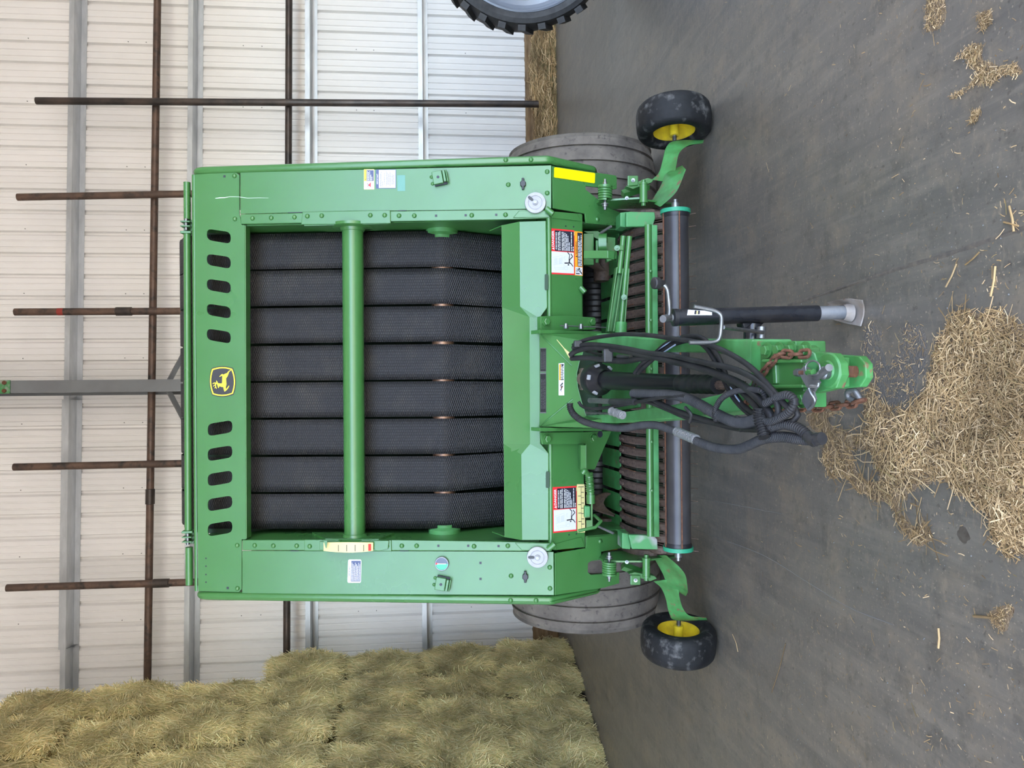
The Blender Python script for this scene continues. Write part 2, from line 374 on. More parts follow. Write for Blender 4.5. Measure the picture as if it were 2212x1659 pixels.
for sg in (-1, 1):
    p0 = hit(360, 835 + 2 * sg, wall_pl(0.55)); p1 = hit(402, 835 + 80 * sg, wall_pl(0.12))
    MB().tube([p0, p1], 0.035, 4).build('brace', M['column'], col_root)

# ------------------------------------------------------------------ pipe rack in front of the wall
rp = wall_pl(0.42); rpf = wall_pl(0.50)
rk = root('pipe_rack', hit(1160, 225, PZ(0.0)), 'welded rack of rusty brown pipes standing against the white wall', 'pipe rack')
PR = 0.0415
def pipe(name, a, b, mat, r=PR, coup=None):
    o = MB().tube([a, b], r, 16).build(name, mat, rk, smooth=True)
    if coup:
        for t in coup:
            c = a.lerp(b, t); d = (b - a).normalized()
            MB().lathe(c, d, [(-0.09, r * 1.0), (-0.085, r * 1.22), (0.085, r * 1.22), (0.09, r * 1.0)], 16).build('coupling', M['pipe_dark'], o, smooth=True)
    return o
pipe('rail', hit(341, -60, rp), hit(318, 1500, rp), M['pipe'], coup=[0.735])
pipe('rail', hit(624.5, -60, rp), hit(619, 1500, rp), M['pipe_dark'])
pipe('post', hit(78, 218, rpf), hit(1163, 225, rpf), M['pipe_dark'])
pipe('post', hit(38, 426, rpf), hit(1150, 405, rpf), M['pipe'])
o = pipe('post', hit(32, 674, rpf), hit(1150, 668, rpf), M['pipe'], coup=[0.2])
MB().tube([hit(125, 673.5, rpf), hit(138, 673.4, rpf)], PR * 1.02, 16).build('red_band', material('faded_red_paint', (0.30, 0.035, 0.025, 1), 0.6), o)
pipe('post', hit(30, 1009, rpf), hit(1150, 985, rpf), M['pipe'])
pipe('post', hit(15, 1270, rpf), hit(1150, 1235, rpf), M['pipe'], coup=[0.28])
# ================================================================== the round baler
BL = root('round_baler', (0, 4.3, 0), 'green round baler with black belts parked in the middle of the shed', 'baler')
TA = 0.1806; AL = math.atan(TA)
FP = Pl((0, 3.703, 1.144), (0, -math.cos(AL), math.sin(AL)))         # leaning front frame
BE = R(27)
LP = Pl(hit(1189, 829, FP), (0, -math.cos(BE), -math.sin(BE)))       # lower band, turned under
def plate(name, px, pl, off, th, mat, parent=BL, bevel=0.002, holes=(), smooth=False):
    p = pl.sh(off)
    return MB().prism([hit(X, Y, p) for X, Y in px], p.n * -th, [[hit(X, Y, p) for X, Y in h] for h in holes]).build(name, mat, parent, bevel, smooth)
def rounded(px, r, n=4):
    out = []; m = len(px)
    for i in range(m):
        a, b, c = V((*px[i-1], 0)), V((*px[i], 0)), V((*px[(i+1) % m], 0))
        rr = min(r, (a-b).length * 0.48, (c-b).length * 0.48)
        p = b + (a-b).normalized() * rr; q = b + (c-b).normalized() * rr
        for k in range(n + 1):
            t = k / n; s = (p*(1-t)**2 + b*2*t*(1-t) + q*t*t); out.append((s.x, s.y))
    return out

# ---- top panel with slots
slots = []
for k in range(5):
    d = 53.9 * k
    slots.append(rounded([(446.5, 494 + d), (498, 501.5 + d), (498.6, 527 + d), (447, 518 + d)], 11))
for k in range(5):
    d = 54.2 * k
    slots.append(rounded([(448.5, 916 + d), (501.5, 907.5 + d), (502, 933.5 + d), (449, 942.5 + d)], 11))
top = plate('top_panel', [(420, 377), (508, 372), (517, 378), (517, 462), (522, 486), (528, 486), (529.5, 826), (531, 1165), (522, 1165), (522, 1272), (516, 1279), (428, 1277)], FP, 0.0, 0.006, M['green'], holes=slots, bevel=0)
# rolled upper edge of the top panel
pa, pb = hit(420, 377, FP), hit(426, 1277, FP); rows = []
for k in range(9):
    t = R(95) * k / 8; r = 0.017
    o_ = V((0, 1, 0)) * (r * (1 - math.cos(t))) + V((0, -0.18, 1)).normalized() * (r * math.sin(t))
    rows.append([pa + o_ + V((0.02 * k / 8 - 0.02 * k / 8, 0, 0)), pb + o_])
MB().solid(rows, FP.n * -0.005).build('top_edge', M['green'], BL, smooth=60)
plate('inner_lip', [(527.5, 487), (530.5, 487), (533, 1164), (530, 1164)], FP, -0.002, 0.055, M['green'])
# ---- side panels and bolt flanges
sp_r = plate('side_panel', [(519, 372), (1191, 357), (1191, 450), (1080, 452.5), (760, 456), (519, 462)], FP, 0.0, 0.006, M['green'])
sp_l = plate('side_panel', [(523, 1190), (760, 1190), (1196, 1192), (1197, 1286), (760, 1284), (523, 1282.5)], FP, 0.0, 0.006, M['green'])
fr_r = plate('bolt_flange', [(519, 462.5), (760, 456.8), (1120, 452.5), (1189, 452), (1189, 470.5), (1100, 474), (845, 478), (519, 484)], FP, 0.003, 0.022, M['green'], bevel=0.004)
fr_l = plate('bolt_flange', [(523, 1166.5), (845, 1166.5), (1080, 1170), (1190, 1173), (1192, 1191), (760, 1189.5), (523, 1189)], FP, 0.003, 0.022, M['green'], bevel=0.004)
# ---- chamber sides (inner walls), outer shields, closed body behind
def yz_prism(name, pts, x0, x1, mat, bevel=0.0, parent=BL, smooth=False):
    return MB().prism([(x0, y, z) for y, z in pts], (x1 - x0, 0, 0)).build(name, mat, parent, bevel, smooth, segs=4)
def fpy(z): return 3.703 + (z - 1.144) * TA
corner = hit(1189, 829, FP); zc = corner.z
zt = hit(417, 829, FP).z
lowz = hit(1297, 356, LP).z; lowy = corner.y + (zc - lowz) * math.tan(BE)
side = [(fpy(zc) , zc), (fpy(zt - 0.07), zt - 0.07), (fpy(zt - 0.045) + 0.004, zt - 0.045), (fpy(zt - 0.02) + 0.014, zt - 0.02), (fpy(zt) + 0.035, zt - 0.004), (fpy(zt) + 0.07, zt + 0.0), (5.2, zt - 0.05), (5.75, 2.1), (5.6, 0.95), (4.95, lowz + 0.12), (lowy + 0.09, lowz), (lowy + 0.02, lowz + 0.02)]
xr = [hit(1100, 338, FP).x, hit(1100, 357, FP).x]; xl = [hit(1100, 1306, FP).x, hit(1100, 1286, FP).x]
sh_r = yz_prism('side_shield', [(y - 0.012, z) for y, z in side], xr[1] + 0.004, xr[0], M['green'], 0.022, smooth=35)
sh_l = yz_prism('side_shield', [(y - 0.012, z) for y, z in side], xl[0], xl[1] - 0.004, M['green'], 0.022, smooth=35)
xi = hit(1000, 474, FP).x; xj = hit(1000, 1171, FP).x
inner = [(fpy(1.0) + 0.05, 1.0), (fpy(zt - 0.03) + 0.02, zt - 0.03), (4.6, zt - 0.03), (4.6, 0.95)]
cw_r = yz_prism('chamber_wall', inner, xi, xi + 0.008, M['green'])
cw_l = yz_prism('chamber_wall', inner, xj - 0.008, xj, M['green'])
body = [(4.62, 0.62), (4.62, zt - 0.02), (5.2, zt - 0.02), (5.7, 2.1), (5.65, 0.95), (5.0, 0.5)]
yz_prism('rear_body', body, xj - 0.008, xi + 0.008, M['shade_inside'])

# ---- belts
def belt_material():
    m = bpy.data.materials.new('diamond_rubber_belt'); m.use_nodes = True; t = m.node_tree; b = t.nodes['Principled BSDF']; N = t.nodes.new; L = t.links.new
    uv = N('ShaderNodeUVMap'); sp = N('ShaderNodeSeparateXYZ'); L(uv.outputs[0], sp.inputs[0])
    def math_(op, a, c=None):
        q = N('ShaderNodeMath'); q.operation = op
        for i, x in enumerate((a, c)):
            if x is None: continue
            if isinstance(x, (int, float)): q.inputs[i].default_value = x
            else: L(x, q.inputs[i])
        return q.outputs[0]
    a = math_('DIVIDE', sp.outputs[0], 0.030); c = math_('DIVIDE', sp.outputs[1], 0.0118)
    s1 = math_('PINGPONG', math_('ADD', a, c), 0.5); s2 = math_('PINGPONG', math_('SUBTRACT', a, c), 0.5)
    mn = math_('MINIMUM', s1, s2); r = N('ShaderNodeMapRange'); r.interpolation_type = 'SMOOTHSTEP'; r.inputs[1].default_value = 0.03; r.inputs[2].default_value = 0.33; L(mn, r.inputs[0])
    nz = N('ShaderNodeTexNoise'); nz.inputs['Scale'].default_value = 6; nz.inputs['Detail'].default_value = 5; tc = N('ShaderNodeTexCoord'); L(tc.outputs['Object'], nz.inputs['Vector'])
    rg = N('ShaderNodeMapRange'); rg.inputs[1].default_value = 0.5; rg.inputs[2].default_value = 0.78; L(nz.outputs['Fac'], rg.inputs[0])
    hi = N('ShaderNodeMix'); hi.data_type = 'RGBA'; L(rg.outputs[0], hi.inputs[0]); hi.inputs[6].default_value = (0.019, 0.018, 0.021, 1); hi.inputs[7].default_value = (0.053, 0.047, 0.040, 1)
    mx = N('ShaderNodeMix'); mx.data_type = 'RGBA'; L(r.outputs[0], mx.inputs[0]); mx.inputs[6].default_value = (0.004, 0.004, 0.005, 1); L(hi.outputs[2], mx.inputs[7])
    L(mx.outputs[2], b.inputs['Base Color']); b.inputs['Roughness'].default_value = 0.5
    bp = N('ShaderNodeBump'); bp.inputs['Strength'].default_value = 0.8; bp.inputs['Distance'].default_value = 0.003; L(r.outputs[0], bp.inputs['Height']); L(bp.outputs[0], b.inputs['Normal'])
    return m
M['belt'] = belt_material()
pU = hit(600, 829, PY(4.092)); pR = hit(958, 829, PY(3.965)); pD = hit(1090, 829, PY(4.115))
sl = (pU.y - pR.y) / (pU.z - pR.z)
ztop = hit(402, 829, PY(4.47)).z
path = [(pD.y + 0.14, pD.z - 0.30), (pD.y, pD.z), (pD.y * 0.5 + pR.y * 0.5 - 0.004, pD.z * 0.5 + pR.z * 0.5)]
for k in range(5):   # round the front roller
    t = k / 4; path.append((pR.y - 0.0 + 0.012 * (2*t-1)**2 , pR.z - 0.05 + 0.10 * t))
path += [(pR.y + sl * 0.3, pR.z + 0.3), (pU.y, pU.z)]
rr = 0.30; cy, cz_ = pU.y + 0.045 + rr, ztop - rr
for k in range(9):
    t = R(180 - 100 * k / 8); path.append((cy + rr * math.cos(t), cz_ + rr * math.sin(t)))
path += [(cy + 0.3, ztop - 0.02), (5.2, ztop - 0.06)]
edges_up = [(505, 581.6), (584.6, 660.6), (665.7, 741.4), (747.4, 822.6), (826.6, 902), (906.6, 982), (987, 1062.7), (1067, 1142)]
edges_dn = [(511, 585), (591, 664), (666, 740.5), (748, 820), (825, 897), (902.5, 975), (978, 1050), (1061, 1134)]
for (a1, b1), (a2, b2) in zip(edges_up, edges_dn):
    xa, xb = hit(600, a1, PY(pU.y)).x, hit(600, b1, PY(pU.y)).x
    ya, yb = hit(1085, a2, PY(pD.y)).x, hit(1085, b2, PY(pD.y)).x
    rows = []; uvs = []; s = 0; last = None
    for y, z in path:
        if last: s += math.hypot(y - last[0], z - last[1])
        last = (y, z); t = min(1, max(0, (pR.z - z) / (pR.z - pD.z)))
        l, r_ = xa + (ya - xa) * t, xb + (yb - xb) * t
        rows.append([V((l + (r_ - l) * j / 4, y, z)) for j in range(5)]); uvs.append([((l + (r_-l)*j/4), s) for j in range(5)])
    mb = MB().grid(rows); me = mb.mesh('belt', M['belt'], smooth=60, fix=False)
    ul = me.uv_layers.new(name='UVMap'); flat = [q for r_ in uvs for q in r_]
    for lp in me.loops: ul.data[lp.index].uv = flat[lp.vertex_index]
    o = link('belt', me, BL); sm = o.modifiers.new('thickness', 'SOLIDIFY'); sm.thickness = 0.008; sm.offset = 0
# rollers
def xroller(name, y, z, r, x0, x1, mat, parent=BL, seg=24):
    return MB().tube([(x0, y, z), (x1, y, z)], r, seg).build(name, mat, parent, smooth=True)
xroller('front_roller', pR.y + 0.062, pR.z, 0.058, xj, xi, M['roller_worn'])
xroller('top_roller', cy, cz_, rr - 0.008, xj, xi, M['shade_inside'])
for sx, x in ((1, xi), (-1, xj)):
    MB().lathe((x, pR.y + 0.05, pR.z), (-sx, 0, 0), [(0, 0.085), (0.02, 0.085), (0.03, 0.06), (0.045, 0.06), (0.045, 0.0)], 28).build('roller_bearing', M['green_dust'], BL, smooth=True)

# ---- cross tube with end flanges
ty = fpy(hit(763, 829, FP).z) + 0.075
ca, cb = hit(762, 492, PY(ty)), hit(766.5, 1160, PY(ty))
ct = MB().tube([ca, cb], 0.0535, 40).build('cross_tube', M['green'], BL, smooth=True)
for c, d in ((ca, V((-1, 0, 0))), (cb, V((1, 0, 0)))):
    MB().lathe(c - d * 0.012, d, [(-0.004, 0.0), (-0.004, 0.105), (0.010, 0.105), (0.014, 0.098), (0.016, 0.064), (0.030, 0.058), (0.032, 0.052)], 36).build('tube_flange', M['green'], ct, smooth=True)
for px in ([(653, 457.5), (843, 454), (844, 482), (650, 485)], [(657, 1166), (700, 1166), (845, 1167), (846, 1191), (657, 1190)]):
    plate('tube_bracket', px, FP, 0.010, 0.03, M['green'], bevel=0.003)
for px, x in (([(660, 484), (842, 480), (820, 500), (700, 503)], xi), ([(700, 1147), (815, 1150), (845, 1167), (660, 1166)], xj)):
    ys = [hit(X, 829, FP) for X, _ in px]
    MB().prism([(x - (0.012 if x > 0 else 0), ys[0].y + 0.0, ys[0].z), (x - (0.012 if x > 0 else 0), ys[1].y, ys[1].z), (x - (0.012 if x > 0 else 0), ys[2].y + 0.16, ys[2].z), (x - (0.012 if x > 0 else 0), ys[3].y + 0.16, ys[3].z)], (0.012, 0, 0)).build('tube_gusset', M['green'], BL)

# ---- hydraulic pipe along the top
tpy = fpy(zt) + 0.16
def tp(X, Y): return hit(X, Y, PY(tpy))
tpipe = MB().tube([tp(404.5, 505), tp(407, 1145)], 0.0185, 24).build('top_pipe', M['green'], BL, smooth=True)
MB().tube([tp(404, 394), tp(404.5, 474)], 0.0175, 24).build('top_pipe', M['green'], BL, smooth=True)
MB().tube([tp(408.5, 1182), tp(409, 1263)], 0.0185, 24).build('top_pipe', M['green'], BL, smooth=True)
for Y, X in ((503, 404), (1148, 407)):
    c = tp(X, Y); MB().box(c, (0.012, 0.05, 0.056)).build('pipe_collar', M['green'], tpipe, bevel=0.003)
for Y, X in ((486, 404.5), (1163, 408)):
    c = tp(X, Y); MB().box(c + V((0, 0.02, 0)), (0.06, 0.02, 0.045)).box(c + V((0.012, -0.012, 0.0)), (0.006, 0.05, 0.05)).box(c + V((-0.012, -0.012, 0.0)), (0.006, 0.05, 0.05)).build('pipe_clevis', M['green'], BL, bevel=0.002)
    MB().tube([c + V((-0.03, -0.015, 0)), c + V((0.03, -0.015, 0))], 0.009, 12).build('clevis_pin', M['zinc'], BL, smooth=True)

# ---- hood under the belts: down-turned face, ledge, dropped middle
h1 = -0.004
A0 = [(1083, 487), (1084, 664), (1085, 685), (1087, 959), (1088, 982), (1089.4, 1160)]
A1 = [(1122.5, 478.5), (1123.5, 662), (1143.7, 685), (1145, 959), (1126, 982), (1128, 1167)]
A2 = [(1179, 477), (1182, 664), (1165.6, 687), (1167, 958), (1185, 980), (1185, 1167)]
def fo(X, Y, o): return hit(X, Y, FP.sh(o))
r0 = [fo(X, Y, 0.036) for X, Y in A0]; r1 = [fo(X, Y, h1 if k in (0, 1, 4, 5) else h1) for k, (X, Y) in enumerate(A1)]; r2 = [fo(X, Y, 0.006) for X, Y in A2]
hood = MB().solid([r0, r1, r2], V((0, 0.006, -0.004))).build('hood', M['green'], BL, bevel=0.006, segs=3)
MB().prism([r0[0], r1[0], r1[0] + V((0, 0.12, 0.0)), r0[0] + V((0, 0.12, 0.05))], (-0.005, 0, 0)).build('hood_end', M['green'], BL)
MB().prism([r0[5], r1[5], r1[5] + V((0, 0.12, 0.0)), r0[5] + V((0, 0.12, 0.05))], (0.005, 0, 0)).build('hood_end', M['green'], BL)
for px in ([(1176.5, 592), (1184, 592), (1184, 626), (1176.5, 626)], [(1179, 1019), (1187, 1019), (1187, 1054), (1179, 1054)]):
    plate('hood_notch', rounded(px, 3), FP, 0.014, 0.02, M['shade_inside'], hood, bevel=0)

# ---- cross beam with rounded top corner, lower brackets
beam = plate('cross_beam', [(1187.5, 455), (1260, 461), (1260.5, 700), (1262, 940), (1266, 1183), (1197, 1190), (1192, 1172)], LP, 0.0, 0.12, M['green'], bevel=0.010)
MB().tube([hit(1185.5, 470, FP.sh(-0.012)), hit(1190, 1172, FP.sh(-0.012))], 0.0135, 12).build('beam_corner', M['green'], BL, smooth=True)
br_r = plate('lower_bracket', [(1193, 358.5), (1331, 379), (1332.5, 384), (1332.5, 408), (1326, 409), (1265, 401.5), (1265, 409), (1294, 432), (1306, 445), (1340, 459), (1340, 487), (1266, 481), (1264, 461.5), (1195, 450)], LP, 0.0, 0.010, M['green'])
br_l = plate('lower_bracket', [(1199, 1195), (1266, 1184), (1268, 1158), (1343, 1151), (1343, 1184), (1299, 1192), (1299, 1209), (1277, 1212), (1270.5, 1217), (1270, 1236), (1277, 1242), (1338, 1236), (1338, 1260), (1304, 1270), (1199, 1286)], LP, 0.0, 0.010, M['green'])
plate('corner_gusset', [(1108, 470), (1121, 455), (1188, 454), (1187, 469)], FP, 0.010, 0.02, M['green'], bevel=0.003)
plate('corner_gusset', [(1112, 1173), (1127, 1189), (1190, 1191), (1189, 1174)], FP, 0.010, 0.02, M['green'], bevel=0.003)
plate('corner_gusset', [(1192, 456), (1245, 461), (1257, 478), (1192, 471)], LP, 0.005, 0.02, M['green'], bevel=0.003)
plate('corner_gusset', [(1199, 1175), (1256, 1160), (1265, 1182), (1199, 1188)], LP, 0.005, 0.02, M['green'], bevel=0.003)
for X, Y, sg in ((1187, 457, 1), (1191, 1180, -1)):
    c = fo(X, Y, 0.03); MB().tube([c + V((0.014 * sg, 0, 0.016)), c + V((-0.014 * sg, -0.008, -0.016))], 0.014, 16).build('bushing', M['green'], BL, smooth=True)
# bracket returns (flanges going back)
for px, dx in (([(1266, 482), (1340, 488)], 1), ([(1268, 1158), (1343, 1151)], -1)):
    a, b_ = [hit(X, Y, LP) for X, Y in px]
    MB().prism([a, b_, b_ + V((0, 0.30, 0.06)), a + V((0, 0.30, 0.06))], V((0.008 * dx, 0, 0))).build('bracket_return', M['green'], BL)

# ---- domed bolts, square holes, small fittings on the front
dome = MB().lathe((0, 0, 0), (0, 0, 1), [(0, 0.0118), (0.002, 0.0118), (0.006, 0.0095), (0.009, 0.0055), (0.010, 0.0)], 14).mesh('bolt', M['green'], smooth=True)
hexb = MB().lathe((0, 0, 0), (0, 0, 1), [(0, 0.024), (0.004, 0.024)], 18, True).lathe((0, 0, 0.004), (0, 0, 1), [(0, 0.018), (0.011, 0.018), (0.013, 0.015), (0.013, 0)], 6).mesh('hex_bolt', M['green'])
def on_plane(X, Y, pl, off, me, name, parent=BL, k=1.0, rot=0.0):
    p = hit(X, Y, pl.sh(off)); q = pl.n.to_track_quat('Z', 'Y').to_matrix().to_4x4()
    return link(name, me, parent, Matrix.Translation(p) @ q @ Matrix.Rotation(rot, 4, 'Z') @ Matrix.Scale(k, 4))
for X, Y in ((506.6, 380), (507.5, 473), (512.6, 1178), (513, 1271)): on_plane(X, Y, FP, 0.0, dome, 'bolt', top)
for X, Y in ((545.5, 471.6), (586, 470.7), (636, 469), (862, 466), (895, 466), (1019, 465), (1092, 464)): on_plane(X, Y, FP, 0.003, dome, 'bolt', fr_r)
for X, Y in ((664, 467), (695, 466), (800, 465), (831, 465), (669, 1180), (836, 1180)): on_plane(X, Y, FP, 0.010, dome, 'bolt', BL)
for X, Y in ((550, 1178), (590.6, 1179), (641, 1179), (868, 1179), (900, 1179), (1024, 1180), (1097, 1179)): on_plane(X, Y, FP, 0.003, dome, 'bolt', fr_l)
for X, Y in ((1098, 399), (1182, 371), (1182, 417)): on_plane(X, Y, FP, 0.0, dome, 'bolt', sp_r)
for X, Y in ((1104, 1244), (1187.5, 1225.5), (1188, 1271)): on_plane(X, Y, FP, 0.0, dome, 'bolt', sp_l)
for X, Y in ((1092.5, 345.5), (1147, 345)): on_plane(X, Y, FP, 0.012, dome, 'bolt', sh_r)
for X, Y in ((1103, 1297), (1158, 1297)): on_plane(X, Y, FP, 0.012, dome, 'bolt', sh_l)
on_plane(1290, 474, LP, 0, dome, 'bolt', br_r); on_plane(1296, 1169, LP, 0, dome, 'bolt', br_l)
hole = MB().box((0, 0, 0.0005), (0.011, 0.011, 0.002)).mesh('square_hole', M['navy'])
for X, Y, par in ((942, 466, fr_r), (1006, 465, fr_r), (1072, 464, fr_r), (947, 1179, fr_l), (1011.5, 1179, fr_l), (1077, 1179.5, fr_l)): on_plane(X, Y, FP, 0.003, hole, 'square_hole', par)
for X, Y, par in ((1038, 1216, sp_l), (1038, 1250.5, sp_l)): on_plane(X, Y, FP, 0.0, hole, 'square_hole', par)
for X, Y in ((485, 381), (492, 1270)): on_plane(X, Y, FP, 0.0, hole, 'square_hole', top)
rnd = MB().lathe((0, 0, 0), (0, 0, 1), [(0, 0.004), (0.001, 0.004), (0.001, 0)], 10).mesh('round_hole', M['navy'])
for Y in (1206, 1223, 1241, 1257.5): on_plane(445, Y, FP, 0, rnd, 'round_hole', top)
for X, Y in ((1222, 488.5), (1239, 490), (1229, 1155), (1245, 1153)): on_plane(X, Y, LP, 0, rnd, 'round_hole', beam)
for X, Y in ((1230, 463), (1238, 1175)): pass
# seams: small dark slots along the flanges
for px, par in (([(622, 459.5), (653, 458.5)], sp_r), ([(860, 455), (878, 455)], sp_r), ([(627, 1190), (645, 1190)], sp_l), ([(864, 1190), (882, 1190)], sp_l)):
    (a, b_), (c, d) = px; plate('slot', [(a, b_ - 0.7), (c, d - 0.7), (c, d + 0.7), (a, b_ + 0.7)], FP, 0.004, 0.004, M['navy'], par, bevel=0)

# white twine tension discs
for X, Y, ang in ((1156.3, 438, 42), (1161, 1203.7, 0)):
    c = fo(X, Y, 0.022); n = FP.n
    d = MB().lathe(c, n, [(-0.02, 0.0), (-0.02, 0.050), (-0.004, 0.052), (0.004, 0.050), (0.005, 0.035), (0.002, 0.033), (0.002, 0.031), (0.004, 0.030), (0.004, 0.014), (0.010, 0.012), (0.010, 0.0)], 48).build('tension_disc', M['white_plastic'], BL, smooth=30)
    MB().lathe(c + n * 0.010, n, [(0, 0.0085), (0.008, 0.0085), (0.008, 0)], 6).build('nut', M['zinc'], d)
    dr = (RT * 0 + UP).normalized(); rt = V((1, 0, 0)); a_ = R(ang)
    dirv = (dr * math.cos(a_) + rt * math.sin(a_)); dirv = (dirv - n * dirv.dot(n)).normalized(); pv = n.cross(dirv)
    sp = []
    for k in range(16):
        t = 2 * math.pi * k / 16; u = math.cos(t) * 0.0065 + (0.011 if math.cos(t) > 0 else -0.011) * 0.8; sp.append(c + n * 0.0062 + dirv * (0.030 + u) + pv * math.sin(t) * 0.0070)
    MB().prism(sp, n * -0.004).build('slot', M['black_plastic'], d)
# rubber T latches
for X, Y in ((1130, 398), (1135, 1245)):
    c = fo(X, Y, 0.0); n = FP.n; e = V((1, 0, 0)); u = n.cross(e)
    pts = [(-0.028, -0.006), (-0.014, -0.006), (-0.009, -0.014), (0.009, -0.014), (0.014, -0.006), (0.028, -0.006), (0.028, 0.006), (0.014, 0.006), (0.009, 0.014), (-0.009, 0.014), (-0.014, 0.006), (-0.028, 0.006)]
    MB().prism([c + e * a + u * b + n * 0.016 for a, b in pts], n * -0.016).build('rubber_latch', M['black_plastic'], BL, bevel=0.003)
# green box hinges
for X, Y, tilt, par in ((951, 386, -10, sp_r), (957, 1259, 10, sp_l)):
    c = fo(X, Y, 0.0); n = FP.n; t = R(tilt); e = V((1, 0, 0)); u = n.cross(e)
    u2 = u * math.cos(t) + e * math.sin(t); e2 = e * math.cos(t) - u * math.sin(t)
    if u2.z < 0: u2 = -u2
    hb = MB().box(c + n * 0.018 + u2 * 0.008, (0.062, 0.05, 0.034), (e2, u2, n)).build('hinge_box', M['green'], BL, bevel=0.003)
    MB().box(c + n * 0.028 - u2 * 0.026, (0.056, 0.012, 0.020), (e2, u2, n)).box(c + n * 0.018 - u2 * 0.038, (0.058, 0.006, 0.03), (e2, u2, n)).build('hinge_clip', M['green'], hb, bevel=0.002)
    MB().box(c + n * 0.006, (0.07, 0.062, 0.012), (e2, u2, n)).build('hinge_recess', M['navy'], hb)
    MB().cyl(c + n * 0.034 + u2 * 0.005, c + n * 0.0365 + u2 * 0.005, 0.007, 14).build('round_hole', M['navy'], hb)
    for sgn in (-1, 1):
        p = c + u2 * 0.042 + e2 * 0.017 * sgn
        link('bolt', dome, hb, Matrix.Translation(p) @ n.to_track_quat('Z', 'Y').to_matrix().to_4x4() @ Matrix.Scale(0.75, 4))
# pressure dial
c = fo(955, 1216.8, 0.0); n = FP.n
dial = MB().lathe(c, n, [(0, 0.035), (0.012, 0.035), (0.014, 0.033), (0.014, 0.0305), (0.010, 0.030)], 40).build('pressure_dial', M['zinc'], BL, smooth=30)
def disc_half(r, a0, a1, off, mat, name, par):
    e = V((1, 0, 0)); u = n.cross(e); u = u if u.z > 0 else -u
    pts = [c + n * off] + [c + n * off + (e * math.cos(R(a)) + u * math.sin(R(a))) * r for a in np.linspace(a0, a1, 20)]
    MB().prism(pts, n * -0.002).build(name, mat, par)
disc_half(0.030, -90, 90, 0.0105, material('dial_slate', (0.09, 0.11, 0.16, 1), 0.4), 'dial_face', dial)
disc_half(0.030, 90, 270, 0.0105, material('dial_green', (0.05, 0.42, 0.24, 1), 0.4), 'dial_face', dial)
disc_half(0.030, 80, 100, 0.0110, M['red'], 'dial_mark', dial)
e = V((1, 0, 0)); u = n.cross(e); u = u if u.z > 0 else -u
MB().box(c + n * 0.0125 + u * 0.000 , (0.004, 0.044, 0.001), (e, u, n)).build('dial_needle', M['white'], dial)
# bale size gauge: pale curved scale with red end, pointer and green holder
gp = FP.sh(0.03); rows = []
for k in range(13):
    X = 699 + (806 - 699) * k / 12; bow = 3.0 * (1 - ((k - 6) / 6) ** 2); o_ = 0.035 + 0.030 * (1 - ((k - 6) / 6) ** 2)
    rows.append([fo(X, 1172 - bow * 0.2, o_), fo(X, 1190 + bow * 1.2, o_)])
gauge = MB().solid(rows, FP.n * -0.004).build('bale_gauge', M['cream'], BL, smooth=60)
plate('gauge_holder', [(690, 1170), (840, 1168), (838, 1186), (820, 1190), (690, 1188)], FP, 0.020, 0.012, M['green'], gauge)
def gx(X, k=0.0):
    k_ = (X - 699) / (806 - 699) * 12; return 0.035 + 0.030 * (1 - ((k_ - 6) / 6) ** 2) + 0.001
for X in (731, 748.8, 767, 785.5):
    MB().prism([fo(X - 0.7, 1177, gx(X)), fo(X + 0.7, 1177, gx(X)), fo(X + 0.7, 1191, gx(X)), fo(X - 0.7, 1191, gx(X))], FP.n * -0.002).build('gauge_tick', M['navy'], gauge)
MB().prism([fo(795.5, 1175, gx(795)), fo(801.5, 1175, gx(801)), fo(801.5, 1189.5, gx(801)), fo(795.5, 1190, gx(795))], FP.n * -0.002).build('gauge_red', M['red'], gauge)
MB().prism([fo(699, 1168, 0.07), fo(707, 1168, 0.07), fo(705, 1184, 0.07), fo(703.5, 1184, 0.07)], FP.n * -0.005).build('gauge_pointer', M['green'], gauge)
